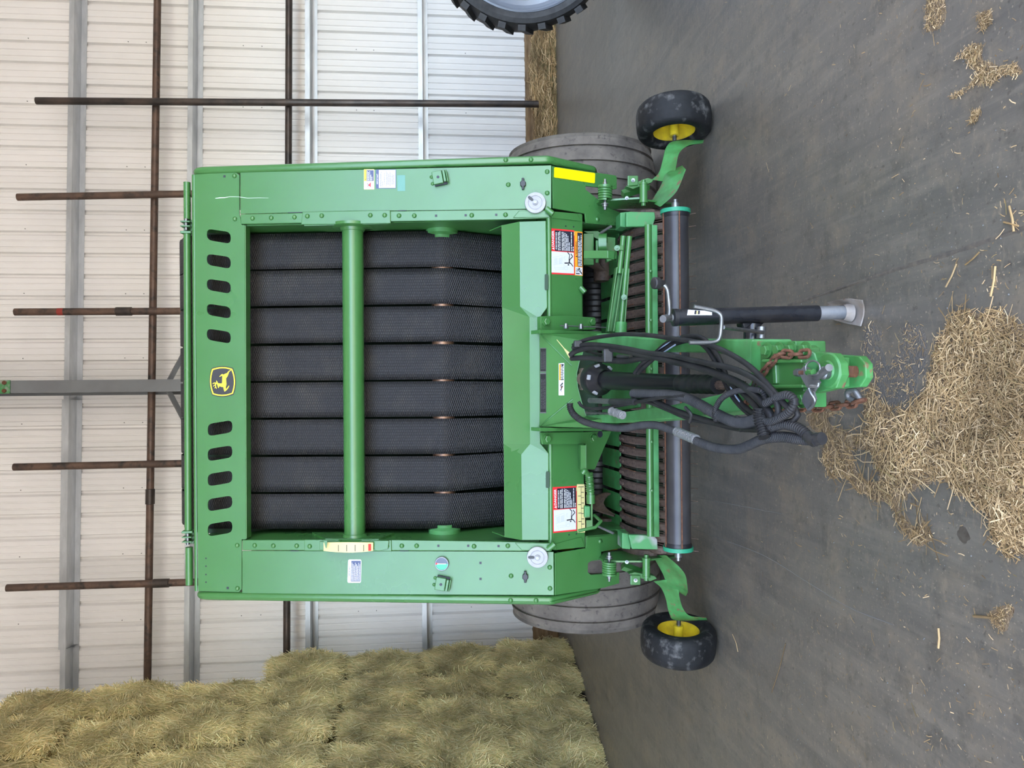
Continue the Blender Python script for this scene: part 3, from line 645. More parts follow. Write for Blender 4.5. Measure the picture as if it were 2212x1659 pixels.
# ================================================================== decals, lettering and emblem on the baler
class Decal:
    def __init__(s, name, tl, tr, br, bl, pl, mat, parent, off=0.0008, rnd=0.0):
        # corners as seen upright (top-left, top-right, bottom-right, bottom-left), given as photo pixels
        s.c = [hit(X, Y, pl) for X, Y in (tl, tr, br, bl)]; s.n = pl.n; s.off = off
        loop = [(0, 0), (1, 0), (1, 1), (0, 1)]
        if rnd: loop = rounded(loop, rnd, 3)
        s.o = MB().prism([s.p(a, b, 0) for a, b in loop], s.n * -off * 0.9).build(name, mat, parent)
    def p(s, a, b, k):
        q = s.c[0] * (1-a) * (1-b) + s.c[1] * a * (1-b) + s.c[2] * a * b + s.c[3] * (1-a) * b
        return q + s.n * (s.off + 0.0004 * k)
    def polys(s, name, mat, polys, k=1):
        mb = MB()
        for poly in polys: mb.prism([s.p(a, b, k) for a, b in poly], s.n * -0.0003)
        return mb.build(name, mat, s.o)
    def rects(s, name, mat, rs, k=1): return s.polys(name, mat, [[(a, c), (b, c), (b, d), (a, d)] for a, b, c, d in rs], k)
    def lines(s, name, mat, segs, wd, k=2):
        ps = []
        for (a, b, c, d) in segs:
            L = math.hypot(c-a, d-b) or 1; nx, ny = -(d-b)/L*wd/2, (c-a)/L*wd/2; ps.append([(a+nx, b+ny), (c+nx, d+ny), (c-nx, d-ny), (a-nx, b-ny)])
        return s.polys(name, mat, ps, k)
    def text(s, txt, a0, a1, b0, b1, mat, k=2, name='lettering', bold=0.03):
        cu = bpy.data.curves.new('lettering', 'FONT'); cu.body = txt; cu.offset = bold; ob = bpy.data.objects.new('lettering', cu); COL.objects.link(ob)
        bpy.context.view_layer.update(); me = bpy.data.meshes.new_from_object(ob.evaluated_get(bpy.context.evaluated_depsgraph_get())); bpy.data.objects.remove(ob); bpy.data.curves.remove(cu)
        xs = [v.co.x for v in me.vertices]; ys = [v.co.y for v in me.vertices]; x0, x1, y0, y1 = min(xs), max(xs), min(ys), max(ys)
        for v in me.vertices: v.co = s.p(a0 + (a1-a0) * (v.co.x-x0)/(x1-x0), b1 - (b1-b0) * (v.co.y-y0)/(y1-y0), k)
        me.materials.clear(); me.materials.append(mat); return link(name, me, s.o)
    def dashes(s, name, mat, rows, k=2, seed=1):
        rnd = random.Random(seed); rs = []
        for a0, a1, b0, b1 in rows:
            a = a0
            while a < a1:
                L = rnd.uniform(0.03, 0.11); rs.append((a, min(a1, a + L), b0, b1)); a += L + 0.014
        return s.rects(name, mat, rs, k)

def danger(tl, tr, br, bl, seed):
    d = Decal('danger_sign', tl, tr, br, bl, LP, M['red'], BL)
    # upright: picture panel on the left, red header + black text on the right
    d.rects('picture_field', M['white'], [(0.035, 0.500, 0.035, 0.965)])
    d.rects('text_field', M['navy'], [(0.515, 0.965, 0.185, 0.975)])
    d.text('DANGER', 0.60, 0.955, 0.055, 0.15, M['white'])
    d.polys('warning_triangle', M['white'], [[(0.535, 0.155), (0.562, 0.05), (0.589, 0.155)]], 2)
    d.rects('headline', M['white'], [(0.55, 0.92, 0.215, 0.265)], 2)
    d.dashes('headline_text', M['navy'], [(0.56, 0.91, 0.228, 0.252)], 3, seed)
    d.dashes('small_text', M['white'], [(0.53, 0.93, 0.315, 0.345), (0.53, 0.95, 0.375, 0.405), (0.53, 0.95, 0.47, 0.50), (0.53, 0.94, 0.53, 0.56), (0.53, 0.92, 0.59, 0.62), (0.53, 0.90, 0.65, 0.68), (0.53, 0.86, 0.71, 0.74), (0.53, 0.72, 0.77, 0.80), (0.53, 0.95, 0.855, 0.885), (0.53, 0.63, 0.925, 0.955)], 2, seed)
    # falling figure
    K = 0.028
    d.lines('figure', M['logo_black'], [(0.50, 0.70, 0.445, 0.79), (0.445, 0.79, 0.33, 0.76), (0.47, 0.835, 0.41, 0.92), (0.41, 0.92, 0.345, 0.80), (0.255, 0.57, 0.262, 0.79), (0.262, 0.79, 0.255, 0.84), (0.255, 0.84, 0.19, 0.93)], 0.026, 2)
    d.lines('figure', M['logo_black'], [(0.35, 0.78, 0.262, 0.77)], 0.05, 2)
    d.polys('figure_head', M['logo_black'], [[(0.222 + 0.017 * math.cos(t), 0.735 + 0.034 * math.sin(t)) for t in np.linspace(0, 6.28, 13)[:-1]]], 2)
    seg = [(0.36, 0.08, 0.42, 0.46), (0.42, 0.46, 0.25, 0.52), (0.25, 0.52, 0.20, 0.12), (0.20, 0.12, 0.36, 0.08), (0.20, 0.12, 0.10, 0.20), (0.10, 0.20, 0.12, 0.55), (0.12, 0.55, 0.25, 0.52), (0.14, 0.16, 0.15, 0.54), (0.10, 0.20, 0.06, 0.24)]
    seg += [(0.22 + 0.013 * i, 0.14, 0.232 + 0.014 * i, 0.29) for i in range(10)] + [(0.235 + 0.013 * i, 0.33, 0.25 + 0.014 * i, 0.47) for i in range(10)]
    seg += [(0.14 + 0.035 * math.cos(t), 0.63 + 0.07 * math.sin(t), 0.14 + 0.035 * math.cos(t + 0.4), 0.63 + 0.07 * math.sin(t + 0.4)) for t in np.arange(0, 6.3, 0.4)]
    seg += [(0.36, 0.52, 0.41, 0.60), (0.41, 0.60, 0.35, 0.56), (0.35, 0.56, 0.32, 0.62), (0.24, 0.55, 0.16, 0.60), (0.20, 0.66, 0.16, 0.70)]
    d.lines('baler_drawing', M['pale_line'], seg, 0.005, 1.6)
    d.rects('part_number', M['cream'], [(0.885, 0.965, 0.982, 0.998)], 1)
    return d
danger((1189.3, 592), (1188.4, 493), (1240.4, 497.6), (1241.3, 594.3), 3)
danger((1194.3, 1151.6), (1193.4, 1052.4), (1245.4, 1049.4), (1246, 1146.6), 5)
d = Decal('warning_sign', (1241.8, 594.8), (1241, 499.4), (1257.8, 501), (1258.5, 596), LP, M['orange'], BL)
d.rects('text_field', M['navy'], [(0.205, 0.975, 0.36, 0.95)]); d.rects('picture_field', M['white'], [(0.012, 0.19, 0.06, 0.95)])
d.text('WARNING', 0.47, 0.77, 0.07, 0.31, M['logo_black'], bold=0.01); d.polys('warning_triangle', M['logo_black'], [[(0.41, 0.31), (0.432, 0.06), (0.454, 0.31)]], 2)
d.dashes('small_text', M['white'], [(0.215, 0.90, 0.45, 0.55), (0.215, 0.79, 0.62, 0.70), (0.215, 0.92, 0.78, 0.88)], 2, 9)
d.polys('hand_symbol', M['logo_black'], [[(0.03, 0.12), (0.055, 0.12), (0.055, 0.6), (0.03, 0.6)], [(0.13, 0.45), (0.175, 0.45), (0.175, 0.65), (0.13, 0.65)], [(0.02, 0.92), (0.10, 0.55), (0.12, 0.62), (0.06, 0.93)]], 2)
d.lines('hand_symbol', M['logo_black'], [(0.08, 0.15, 0.12, 0.55), (0.11, 0.12, 0.13, 0.5), (0.15, 0.18, 0.14, 0.5), (0.09, 0.5, 0.14, 0.85)], 0.012, 2)
# yellow scale on the left
d = Decal('twine_scale', (1247.5, 1150.7), (1246, 1046), (1262.8, 1045.8), (1264, 1150), LP, M['cream'], BL, rnd=0.05)
d.lines('scale_line', M['navy'], [(0.05, 0.52, 0.93, 0.52)], 0.035)
d.rects('scale_tick', M['navy'], [(0.938, 0.95, 0.15, 0.88)] + [(0.75 - 0.176 * i, 0.762 - 0.176 * i, 0.12, 0.5) for i in range(4)] + [(0.825 - 0.1095 * i, 0.837 - 0.1095 * i, 0.52, 0.88) for i in range(7)])
# yellow reflector
plate('yellow_reflector', rounded([(1197.5, 361), (1285.8, 374), (1285, 396), (1197, 383)], 2.5), LP, 0.002, 0.002, M['reflector'], br_r, bevel=0)
# side panel labels
d = Decal('caution_label', (786, 409.4), (786, 365.7), (808.6, 365.5), (808.6, 409.3), FP, M['cream'], sp_r, 0.0008, 0.04)
d.rects('yellow_header', M['logo_yellow'], [(0.42, 0.98, 0.03, 0.25)]); d.rects('text_field', M['slate'], [(0.42, 0.95, 0.27, 0.94)]); d.rects('picture_field', M['white'], [(0.03, 0.40, 0.03, 0.96)])
d.text('CAUTION', 0.56, 0.95, 0.07, 0.21, M['navy'], bold=0.0); d.polys('warning_triangle', M['navy'], [[(0.46, 0.2), (0.49, 0.07), (0.52, 0.2)]], 2)
d.dashes('small_text', M['white'], [(0.44, 0.90, 0.32, 0.37), (0.44, 0.86, 0.43, 0.48), (0.44, 0.90, 0.54, 0.59), (0.44, 0.72, 0.65, 0.70), (0.44, 0.62, 0.76, 0.81)], 2, 4)
d.polys('symbol', M['red'], [[(0.10, 0.67), (0.21, 0.42), (0.36, 0.67)]], 2); d.lines('symbol', M['navy'], [(0.14, 0.35, 0.2, 0.45), (0.2, 0.5, 0.3, 0.32)], 0.03, 2)
d = Decal('notice_label', (812, 407.5), (812, 366.2), (855.7, 365.8), (855.7, 407), FP, M['slate'], sp_r, 0.0008, 0.06)
d.rects('text_field', M['white'], [(0.03, 0.97, 0.15, 0.97)]); d.text('IMPORTANT', 0.23, 0.77, 0.035, 0.12, M['white'], bold=0.0)
d.dashes('small_text', M['slate'], [(0.10, 0.80, 0.205, 0.225), (0.10, 0.91, 0.265, 0.285), (0.10, 0.40, 0.32, 0.34), (0.20, 0.80, 0.41, 0.43), (0.13, 0.92, 0.50, 0.52), (0.20, 0.86, 0.56, 0.58), (0.20, 0.78, 0.62, 0.64), (0.14, 0.86, 0.69, 0.71), (0.20, 0.80, 0.75, 0.77), (0.20, 0.74, 0.81, 0.83), (0.20, 0.72, 0.87, 0.89)], 2, 6)
plate('blank_label', rounded([(858, 378.5), (875, 378), (875.5, 412.5), (858.5, 412.8)], 1.5), FP, 0.0008, 0.0008, M['teal_patch'], sp_r, bevel=0)
d = Decal('notice_label', (750.5, 1258.9), (752, 1208.4), (781, 1208.4), (780, 1258.9), FP, M['white'], sp_l, 0.0008, 0.1)
d.rects('text_field', M['slate'], [(0.06, 0.94, 0.25, 0.95)]); d.text('IMPORTANT', 0.30, 0.72, 0.08, 0.19, M['slate'], bold=0.0)
d.dashes('small_text', M['white'], [(0.09, 0.86 - 0.06 * (i % 3), 0.29 + 0.082 * i, 0.33 + 0.082 * i) for i in range(8)], 2, 8)
# jumping deer emblem on the top panel
def emb(pts): return [(440 + x / 15.08, 770 + y / 15.08) for x, y in pts]
def arc4(c, bulge):
    out = []
    for i in range(4):
        a, b = V((*c[i], 0)), V((*c[(i+1) % 4], 0)); m = V((600, 820, 0))
        for k in range(8):
            t = k / 8; p = a.lerp(b, t); o_ = ((a + b) / 2 - m).normalized() * (bulge[i] * 4 * t * (1 - t)); out.append(((p + o_).x, (p + o_).y))
    return out
em = plate('emblem', emb(arc4([(255, 385), (950, 375), (975, 1240), (272, 1255)], [62, 85, 70, 80])), FP, 0.0016, 0.0016, M['logo_black'], top, bevel=0)
ya_ = arc4([(272, 412), (930, 403), (950, 1210), (292, 1230)], [62, 80, 66, 76]); yb_ = arc4([(305, 445), (900, 437), (918, 1183), (322, 1198)], [56, 74, 58, 72])
pl2 = FP.sh(0.0022)
MB().prism([hit(X, Y, pl2) for X, Y in emb(ya_)], FP.n * -0.0005, [[hit(X, Y, pl2) for X, Y in emb(yb_)]]).build('emblem_border', M['logo_yellow'], em)
deer = [(925, 410), (850, 455), (800, 485), (760, 540), (690, 565), (640, 595), (610, 570), (570, 590), (510, 660), (525, 665), (565, 635), (605, 635), (600, 860), (575, 885), (460, 870), (450, 830), (415, 785), (405, 795), (425, 855), (360, 845), (310, 862), (285, 885), (295, 898), (340, 880), (375, 882), (372, 910), (330, 940), (305, 970), (318, 978), (350, 950), (375, 945), (378, 990), (350, 1030), (362, 1036), (390, 1010), (412, 1055), (425, 1050), (405, 990), (395, 935), (400, 890), (435, 905), (455, 960), (470, 1025), (495, 1025), (505, 965), (560, 985), (640, 1000), (655, 1080), (680, 1145), (700, 1135), (760, 1080), (800, 1030), (832, 960), (815, 948), (780, 1000), (712, 1075), (720, 990), (742, 900), (730, 790), (728, 710), (770, 660), (800, 585), (830, 500), (905, 440)]
MB().prism([hit(X, Y, pl2) for X, Y in emb(deer)], FP.n * -0.0005).build('emblem_deer', M['logo_yellow'], em)
# scratch on the top right panel
M['scratch'] = material('scratched_primer', (0.55, 0.66, 0.60, 1), 0.5)
sc = [(465, 428.5), (475, 427.2), (486, 426.8), (496, 425), (514, 425.2), (525, 426.5), (535, 428), (560, 427.2), (580, 427.6)]
rows = []
for i, (X, Y) in enumerate(sc):
    wd = (0.5, 1.0, 0.8, 0.4, 0.35, 0.6, 0.35, 0.35, 0.2)[i]; rows.append([fo(X, Y - wd, 0.0006), fo(X, Y + wd, 0.0006)])
MB().grid(rows).build('scratch', M['scratch'], top, fix=False)
# ================================================================== wheels, pickup and underside of the baler
# ---- main tyres
def tyre(name, c, axis, R_, W, mat, grooves, parent, rimr, seg=96):
    hw = W / 2; sh = 0.045; n = 40; pr = [(-hw * 0.80, rimr)]
    pr += [(-hw * 0.96, rimr + (R_ - rimr) * 0.35), (-hw, rimr + (R_ - rimr) * 0.62), (-hw * 0.97, R_ - sh * 1.2), (-hw * 0.93, R_ - sh * 0.75)]
    k = len(grooves)
    xs = [-hw * 0.86] + [x for g in grooves for x in (g * hw - 0.011, g * hw - 0.007, g * hw + 0.007, g * hw + 0.011)] + [hw * 0.86]
    for i, x in enumerate(xs):
        cr = R_ - 0.055 * (abs(x) / hw) ** 2.2; j = (i - 1) % 4
        deep = 0.014 if (0 < i < len(xs) - 1 and j in (1, 2)) else 0.0
        pr.append((x, cr - deep))
    pr += [(hw * 0.93, R_ - sh * 0.75), (hw * 0.97, R_ - sh * 1.2), (hw, rimr + (R_ - rimr) * 0.62), (hw * 0.96, rimr + (R_ - rimr) * 0.35), (hw * 0.80, rimr)]
    return MB().lathe(c, axis, pr, seg).build(name, mat, parent, smooth=25)
for sg, nm in ((1, 'r'), (-1, 'l')):
    c = V((sg * 1.315, 5.10, 0.515))
    ty = tyre('tyre', c, (1, 0, 0), 0.515, 0.50, M['tyre'], (-0.62, -0.22, 0.2, 0.6), BL, 0.24)
    MB().lathe(c, (sg, 0, 0), [(-0.18, 0.24), (0.0, 0.22), (0.05, 0.10), (0.12, 0.10), (0.12, 0.0)], 40).build('rim', M['yellow'], ty, smooth=40)
MB().cyl((-1.35, 5.10, 0.515), (1.35, 5.10, 0.515), 0.06, 20).build('axle', M['green'], BL, smooth=True)
MB().box((0.98, 5.0, 0.72), (0.10, 0.5, 0.5)).box((-0.98, 5.0, 0.72), (0.10, 0.5, 0.5)).build('axle_mount', M['green'], BL, bevel=0.01)

# ---- gauge wheels
def gauge_wheel(cpx, y, sg):
    c = hy(cpx[0], cpx[1], y); c.z = 0.203
    # tyre: rounded section
    W, Ro = 0.175, 0.203
    pr = [(-0.060, 0.112), (-0.078, 0.125), (-0.087, 0.145), (-0.087, 0.165), (-0.080, 0.184), (-0.066, 0.195), (-0.040, 0.201), (0, 0.203), (0.040, 0.201), (0.066, 0.195), (0.080, 0.184), (0.087, 0.165), (0.087, 0.145), (0.078, 0.125), (0.060, 0.112)]
    AX = V((1, 0.13 * sg, 0.0)).normalized()
    gw = MB().lathe(c, AX, pr, 72).build('gauge_tyre', M['tyre_dark'], BL, smooth=60)
    i = -sg                                                     # side facing the middle of the machine
    MB().lathe(c, AX * i, [(0.072, 0.122), (0.060, 0.116), (0.03, 0.108), (-0.01, 0.098), (-0.02, 0.05), (-0.02, 0.0)], 48).build('rim', M['yellow'], gw, smooth=40)
    MB().lathe(c, AX * i, [(-0.02, 0.026), (0.085, 0.026), (0.085, 0.0)], 24).build('hub', M['yellow'], gw, smooth=40)
    MB().cyl(c, c + AX * (i * 0.115), 0.012, 14).build('axle_bolt', M['zinc'], gw, smooth=True)
    return c
gR = gauge_wheel((1470, 262), 4.02, 1); gL = gauge_wheel((1478, 1382), 4.02, -1)
# arms carrying the gauge wheels: pressed S-shaped plates
def arm(rail_a, rail_b, mat, name, th, parent=BL, n=6):
    A = catmull(rail_a, n); B = catmull(rail_b, n); rows = [[a, (a + b) / 2, b] for a, b in zip(A, B)]
    return MB().solid(rows, th).build(name, mat, parent, bevel=0.002, smooth=40)
ya = [(1408, 388, 3.86), (1424, 372, 3.88), (1432, 345, 3.90), (1440, 317, 3.93), (1459, 304, 3.96), (1521, 302, 3.98)]
yb = [(1436, 392, 3.80), (1456, 378, 3.80), (1461, 358, 3.82), (1468, 330, 3.86), (1488, 314, 3.90), (1519, 309, 3.93)]
arm([hy(*p) for p in ya], [hy(*p) for p in yb], M['green_worn'], 'wheel_arm', (0, 0.008, 0))
ya = [(1412, 1256, 3.86), (1428, 1270, 3.88), (1438, 1292, 3.90), (1446, 1325, 3.93), (1460, 1340, 3.96), (1528, 1340, 3.98)]
yb = [(1440, 1252, 3.80), (1464, 1270, 3.80), (1468, 1290, 3.82), (1476, 1315, 3.86), (1492, 1331, 3.90), (1526, 1334, 3.93)]
arm([hy(*p) for p in ya], [hy(*p) for p in yb], M['green_worn'], 'wheel_arm', (0, 0.008, 0))
# flared pickup end shields
ra = [(1408, 436, 3.78), (1430, 400, 3.80), (1441, 374, 3.82), (1474, 357, 3.86)]
rb = [(1428, 446, 3.62), (1455, 422, 3.62), (1468, 402, 3.64), (1482, 366, 3.70)]
arm([hy(*p) for p in ra], [hy(*p) for p in rb], M['green_worn'], 'end_shield', (0, 0.01, 0.004))
ra = [(1412, 1200, 3.78), (1434, 1240, 3.80), (1446, 1266, 3.82), (1482, 1288, 3.86)]
rb = [(1440, 1200, 3.62), (1468, 1225, 3.62), (1482, 1246, 3.64), (1486, 1280, 3.70)]
arm([hy(*p) for p in ra], [hy(*p) for p in rb], M['green_worn'], 'end_shield', (0, 0.01, 0.004))
# rusty end drums of the pickup behind the shields
for x0, x1 in ((0.845, 0.875), (-0.875, -0.845)):
    pts = [(x0, 3.90 + 0.17 * math.cos(t), 0.42 + 0.12 * math.sin(t)) for t in np.linspace(0, 2 * math.pi, 33)[:-1]]
    MB().prism(pts, (x1 - x0, 0, 0)).build('end_drum', M['rust_band'], BL, bevel=0.004)

# ---- lift linkage at each side: plate, coil spring, bushing, bolts
def bolt_at(p, d, r=0.012, L=0.03, mat='zinc', parent=BL):
    d = V(d).normalized()
    return MB().lathe(p, d, [(0, r * 1.5), (0.003, r * 1.5), (0.003, r), (L * 0.5, r), (L * 0.5, r * 0.6), (L, r * 0.55), (L, 0)], 12).build('linkage_bolt', M[mat], parent, smooth=30)
def spring(p0, p1, r, turns, wire, parent=BL):
    d = p1 - p0; x, y, dd = frame_of(d); n = int(turns * 18)
    pts = [p0 + d * (i / n) + (x * math.cos(2*math.pi*turns*i/n) + y * math.sin(2*math.pi*turns*i/n)) * r for i in range(n + 1)]
    return MB().tube(pts, wire, 8).build('coil_spring', M['green'], parent, smooth=True)
for sg in (1, -1):
    if sg == 1:
        pl_px = [(1288, 440), (1296, 435), (1388, 429.5), (1400, 435), (1462, 443), (1457, 447), (1402, 450), (1340, 459), (1300, 452)]
        sA, sB = (1307, 433), (1307, 403); bu = [(1390, 398), (1390, 436)]; end = (1457, 443); tab = [(1356, 379), (1379, 379), (1379, 400), (1356, 402)]
        rp_ = [(1352, 402), (1400, 384), (1412, 388), (1408, 394), (1368, 408)]
    else:
        pl_px = [(1294, 1204), (1303, 1211), (1394, 1211), (1408, 1207), (1466, 1201), (1460, 1197), (1402, 1197), (1345, 1186), (1304, 1192)]
        sA, sB = (1316, 1213), (1316, 1240); bu = [(1396, 1207), (1396, 1245)]; end = (1463, 1197); tab = [(1362, 1243), (1384, 1243), (1384, 1264), (1362, 1264)]
        rp_ = [(1358, 1240), (1405, 1256), (1420, 1250), (1414, 1244), (1372, 1236)]
    YL = 3.66
    xp = hy(1345, 430 if sg == 1 else 1211, YL).x
    MB().prism([hit(X, min(Y, 452) if sg == 1 else max(Y, 1190), PX(xp)) for X, Y in pl_px], (0.010 * sg, 0, 0)).build('lift_plate', M['green'], BL, bevel=0.002)
    a, b_ = hy(*sA, YL), hy(*sB, YL)
    spring(a, b_, 0.030, 5.5, 0.0058)
    MB().cyl(a - (b_ - a) * 0.25, b_ + (b_ - a) * 0.35, 0.007, 10).build('spring_rod', M['zinc'], BL, smooth=True)
    bolt_at(a + (a - b_).normalized() * 0.016, a - b_, 0.013, 0.03); bolt_at(b_ + (b_ - a).normalized() * 0.004, b_ - a, 0.011, 0.032)
    MB().lathe(b_, b_ - a, [(-0.004, 0.0), (-0.004, 0.036), (0.004, 0.036), (0.006, 0.02), (0.006, 0)], 24).build('spring_cup', M['green'], BL, smooth=30)
    p, q = hy(*bu[0], YL - 0.05), hy(*bu[1], YL - 0.05)
    bs = MB().cyl(p, q, 0.0185, 24).build('pivot_bushing', M['green'], BL, smooth=True)
    for s_, e_ in ((p, p - q), (q, q - p)): MB().lathe(s_, e_, [(-0.002, 0.0), (-0.002, 0.021), (0.005, 0.021), (0.005, 0.011), (0.02, 0.011), (0.02, 0)], 14).build('bolt', M['green'], bs, smooth=30)
    MB().prism([hy(X, Y, YL + 0.02) for X, Y in tab], (0, 0.01, 0)).build('spring_tab', M['green'], BL, bevel=0.004)
    MB().prism([hy(X, Y, YL + 0.03) for X, Y in rp_], (0, 0.05, 0.0)).build('link_plate', M['green'], BL, bevel=0.003)
    c = hy((tab[0][0] + tab[1][0]) / 2, (tab[0][1] + tab[2][1]) / 2, YL + 0.018); bolt_at(c, (0, -1, 0.2), 0.0065, 0.02); pass
    bolt_at(hy(1354, 428 if sg == 1 else 1214, YL - 0.03), (0, -1, 0.3), 0.006, 0.016)
    # back strut
    MB().tube([hy(1345, 420 if sg == 1 else 1222, YL + 0.1), hy(1400, 402 if sg == 1 else 1243, YL + 0.12)], 0.022, 4).build('linkage_strut', M['green'], BL)
    # gusset of worn steel at the end of the wind guard
    g = [(1353, 458), (1360, 457), (1414, 458), (1416, 470), (1410, 489), (1353, 490)] if sg == 1 else [(1358, 1155), (1412, 1157), (1420, 1165), (1421, 1187), (1400, 1187), (1365, 1186)]
    MB().prism([hy(X, Y, 3.60) for X, Y in g], (0, 0.03, 0)).build('guard_gusset', M['green_bare'], BL, bevel=0.004)
    g = [(1340, 459), (1357, 457), (1356, 492), (1340, 489)] if sg == 1 else [(1344, 1151), (1362, 1153), (1362, 1187), (1344, 1185)]
    MB().prism([hy(X, Y, 3.68) for X, Y in g], (0, 0.1, 0)).build('guard_hinge', M['green_bare'], BL, bevel=0.004)

# ---- wind guard bar and roller
wa, wb_ = hy(1400, 486, 3.58), hy(1405, 1158, 3.58)
wg = MB().cyl(wa, wb_, 0.0175, 24).build('wind_guard_bar', M['green'], BL, smooth=True)
MB().prism([hy(1406, 486, 3.575), hy(1420, 486, 3.575), hy(1424.5, 1160, 3.575), hy(1411, 1160, 3.575)], (0, 0.006, 0)).build('guard_angle', M['green_dust'], wg, bevel=0.002)
for Y in (586, 692, 797, 954, 1059): link('bolt', dome, wg, Matrix.Translation(hy(1405.5 + (Y - 600) * 0.006, Y, 3.565)) @ V((0, -1, 0)).to_track_quat('Z', 'Y').to_matrix().to_4x4() @ Matrix.Scale(0.8, 4))
RY = 3.40
M['roller'] = material('worn_grey_black_tube', (0.028, 0.027, 0.03, 1), 0.36, 0.2, col2=(0.05, 0.048, 0.05, 1), scale=5, rvar=0.05)
ra_, rb_ = hy(1459, 462, RY), hy(1465, 1180, RY); rr_ = 27.5 / FPX * (ra_.y * math.cos(TH) + (1.5 - ra_.z) * math.sin(TH))
rol = MB().cyl(ra_, rb_, rr_, 48).build('crop_roller', M['roller'], BL, smooth=True)
for ang in (78, 2, 150, 230):
    a = R(ang); d = V((0, -math.cos(a), math.sin(a)))
    off = d * (rr_ + 0.001); side_ = V((0, math.sin(a), math.cos(a)))
    MB().prism([ra_ + off + side_ * 0.003, rb_ + off + side_ * 0.003, rb_ + off - side_ * 0.003, ra_ + off - side_ * 0.003], d * 0.006).build('roller_strip', M['rust'], rol, bevel=0.001)
for c, d in ((ra_, V((1, 0, 0))), (rb_, V((-1, 0, 0)))):
    MB().lathe(c, d, [(-0.022, rr_ * 0.98), (-0.01, rr_ * 1.08), (0.0, rr_ * 1.08), (0.0, 0.0)], 40).build('roller_collar', M['black_plastic'], rol, smooth=30)
    MB().lathe(c, d, [(0.0, 0.0), (0.0, rr_ * 1.17), (0.018, rr_ * 1.17), (0.018, rr_ * 0.8), (0.02, 0.0)], 40).build('roller_end_ring', M['ring_green'], rol, smooth=30)
    MB().lathe(c, d, [(0.018, 0.018), (0.05, 0.018), (0.05, 0.010), (0.066, 0.010), (0.066, 0.0)], 14).build('roller_axle', M['zinc'], rol, smooth=30)

# ---- stripper bands and tines
def zat(X, y): return hit(X, 829, PY(y)).z
band = [(4.06, zat(1336, 4.06)), (3.97, zat(1345, 3.97)), (3.86, zat(1364, 3.86)), (3.76, zat(1390, 3.76)), (3.69, zat(1417, 3.69)), (3.655, zat(1440, 3.655)), (3.68, zat(1458, 3.68)), (3.76, zat(1470, 3.76)), (3.88, zat(1474, 3.88))]
bx = V((0.0325, 0, 0)) 
bp = resample(catmull([V((0, y, z)) for y, z in band], 5), 0.035)
rows = []
for p in bp: rows.append([p + V((-0.0205, 0.006, -0.004)), p + V((-0.012, 0, 0)), p + V((0.012, 0, 0)), p + V((0.0205, 0.006, -0.004))])
band_me = MB().solid(rows, V((0, 0.006, -0.005))).mesh('stripper_band', M['rust_band'], smooth=30)
bolt_me = MB().lathe((0, 0, 0), (0, 0, 1), [(0, 0.010), (0.006, 0.009), (0.006, 0.004), (0.003, 0.0)], 12).mesh('bolt', M['rust_band'], smooth=30)
tine = MB().tube(catmull([V((0, 3.98, 0.50)), V((0, 3.80, 0.45)), V((0, 3.64, 0.37)), V((0, 3.55, 0.31)), V((0, 3.50, 0.268))], 4), 0.0020, 6).mesh('tine', M['rust_band'], smooth=True)
tine2 = MB().tube([V((0, 4.05, 0.50)), V((0, 3.88, 0.535)), V((0, 3.70, 0.52))], 0.0028, 6).mesh('tine', M['rust'], smooth=True)
px0, px1 = hy(1345, 490, 3.97).x, hy(1350, 1165, 3.97).x
NB = 29; pitch = (px0 - px1) / (NB - 1)
for i in range(NB):
    x = px1 + pitch * i
    o = link('stripper_band', band_me, BL, Matrix.Translation((x, 0, 0)))
    n_ = (V((0, -0.35, 1))).normalized().to_track_quat('Z', 'Y').to_matrix().to_4x4()
    for dy in (0, 0.05):
        y = 4.02 - dy; z = zat(1341, 4.02) if dy == 0 else zat(1345, 3.97)
        link('bolt', bolt_me, o, Matrix.Translation((0, y, z + 0.003)) @ n_)
    if i < NB - 1:
        link('tine', tine if i % 2 else tine, BL, Matrix.Translation((x + pitch / 2, 0, 0)))
        if i % 2 == 0: link('tine', tine2, BL, Matrix.Translation((x + pitch / 2 + 0.006, 0, 0)))
# shade-coloured core of the pickup, green deck sheets, rotor and feeder augers
MB().box((0, 4.1, 0.40), (1.62, 0.5, 0.14)).build('pickup_core', M['shade_inside'], BL)
deck = []
nd = 14
for i in range(nd):
    x = px1 + (px0 - px1) * (i + 0.5) / nd
    MB().prism([(x - 0.050, 4.05, zat(1338, 4.05)), (x + 0.050, 4.05, zat(1338, 4.05)), (x + 0.050, 4.32, zat(1300, 4.32)), (x - 0.050, 4.32, zat(1300, 4.32))], (0, 0, -0.006)).build('deck_plate', M['green_worn'], BL)
ry_, rz_ = 4.42, zat(1286, 4.42)
rotor = MB().cyl((px1, ry_, rz_), (px0, ry_, rz_), 0.075, 24).build('rotor', M['black_rubber'], BL, smooth=True)
for i in range(25):
    x = px1 + (px0 - px1) * (i + 0.5) / 25
    MB().lathe((x, ry_, rz_), (1, 0, 0), [(-0.022, 0.0), (-0.022, 0.080), (-0.012, 0.092), (0.012, 0.092), (0.022, 0.080), (0.022, 0)], 20).build('rotor_ring', M['black_rubber'], rotor, smooth=30)
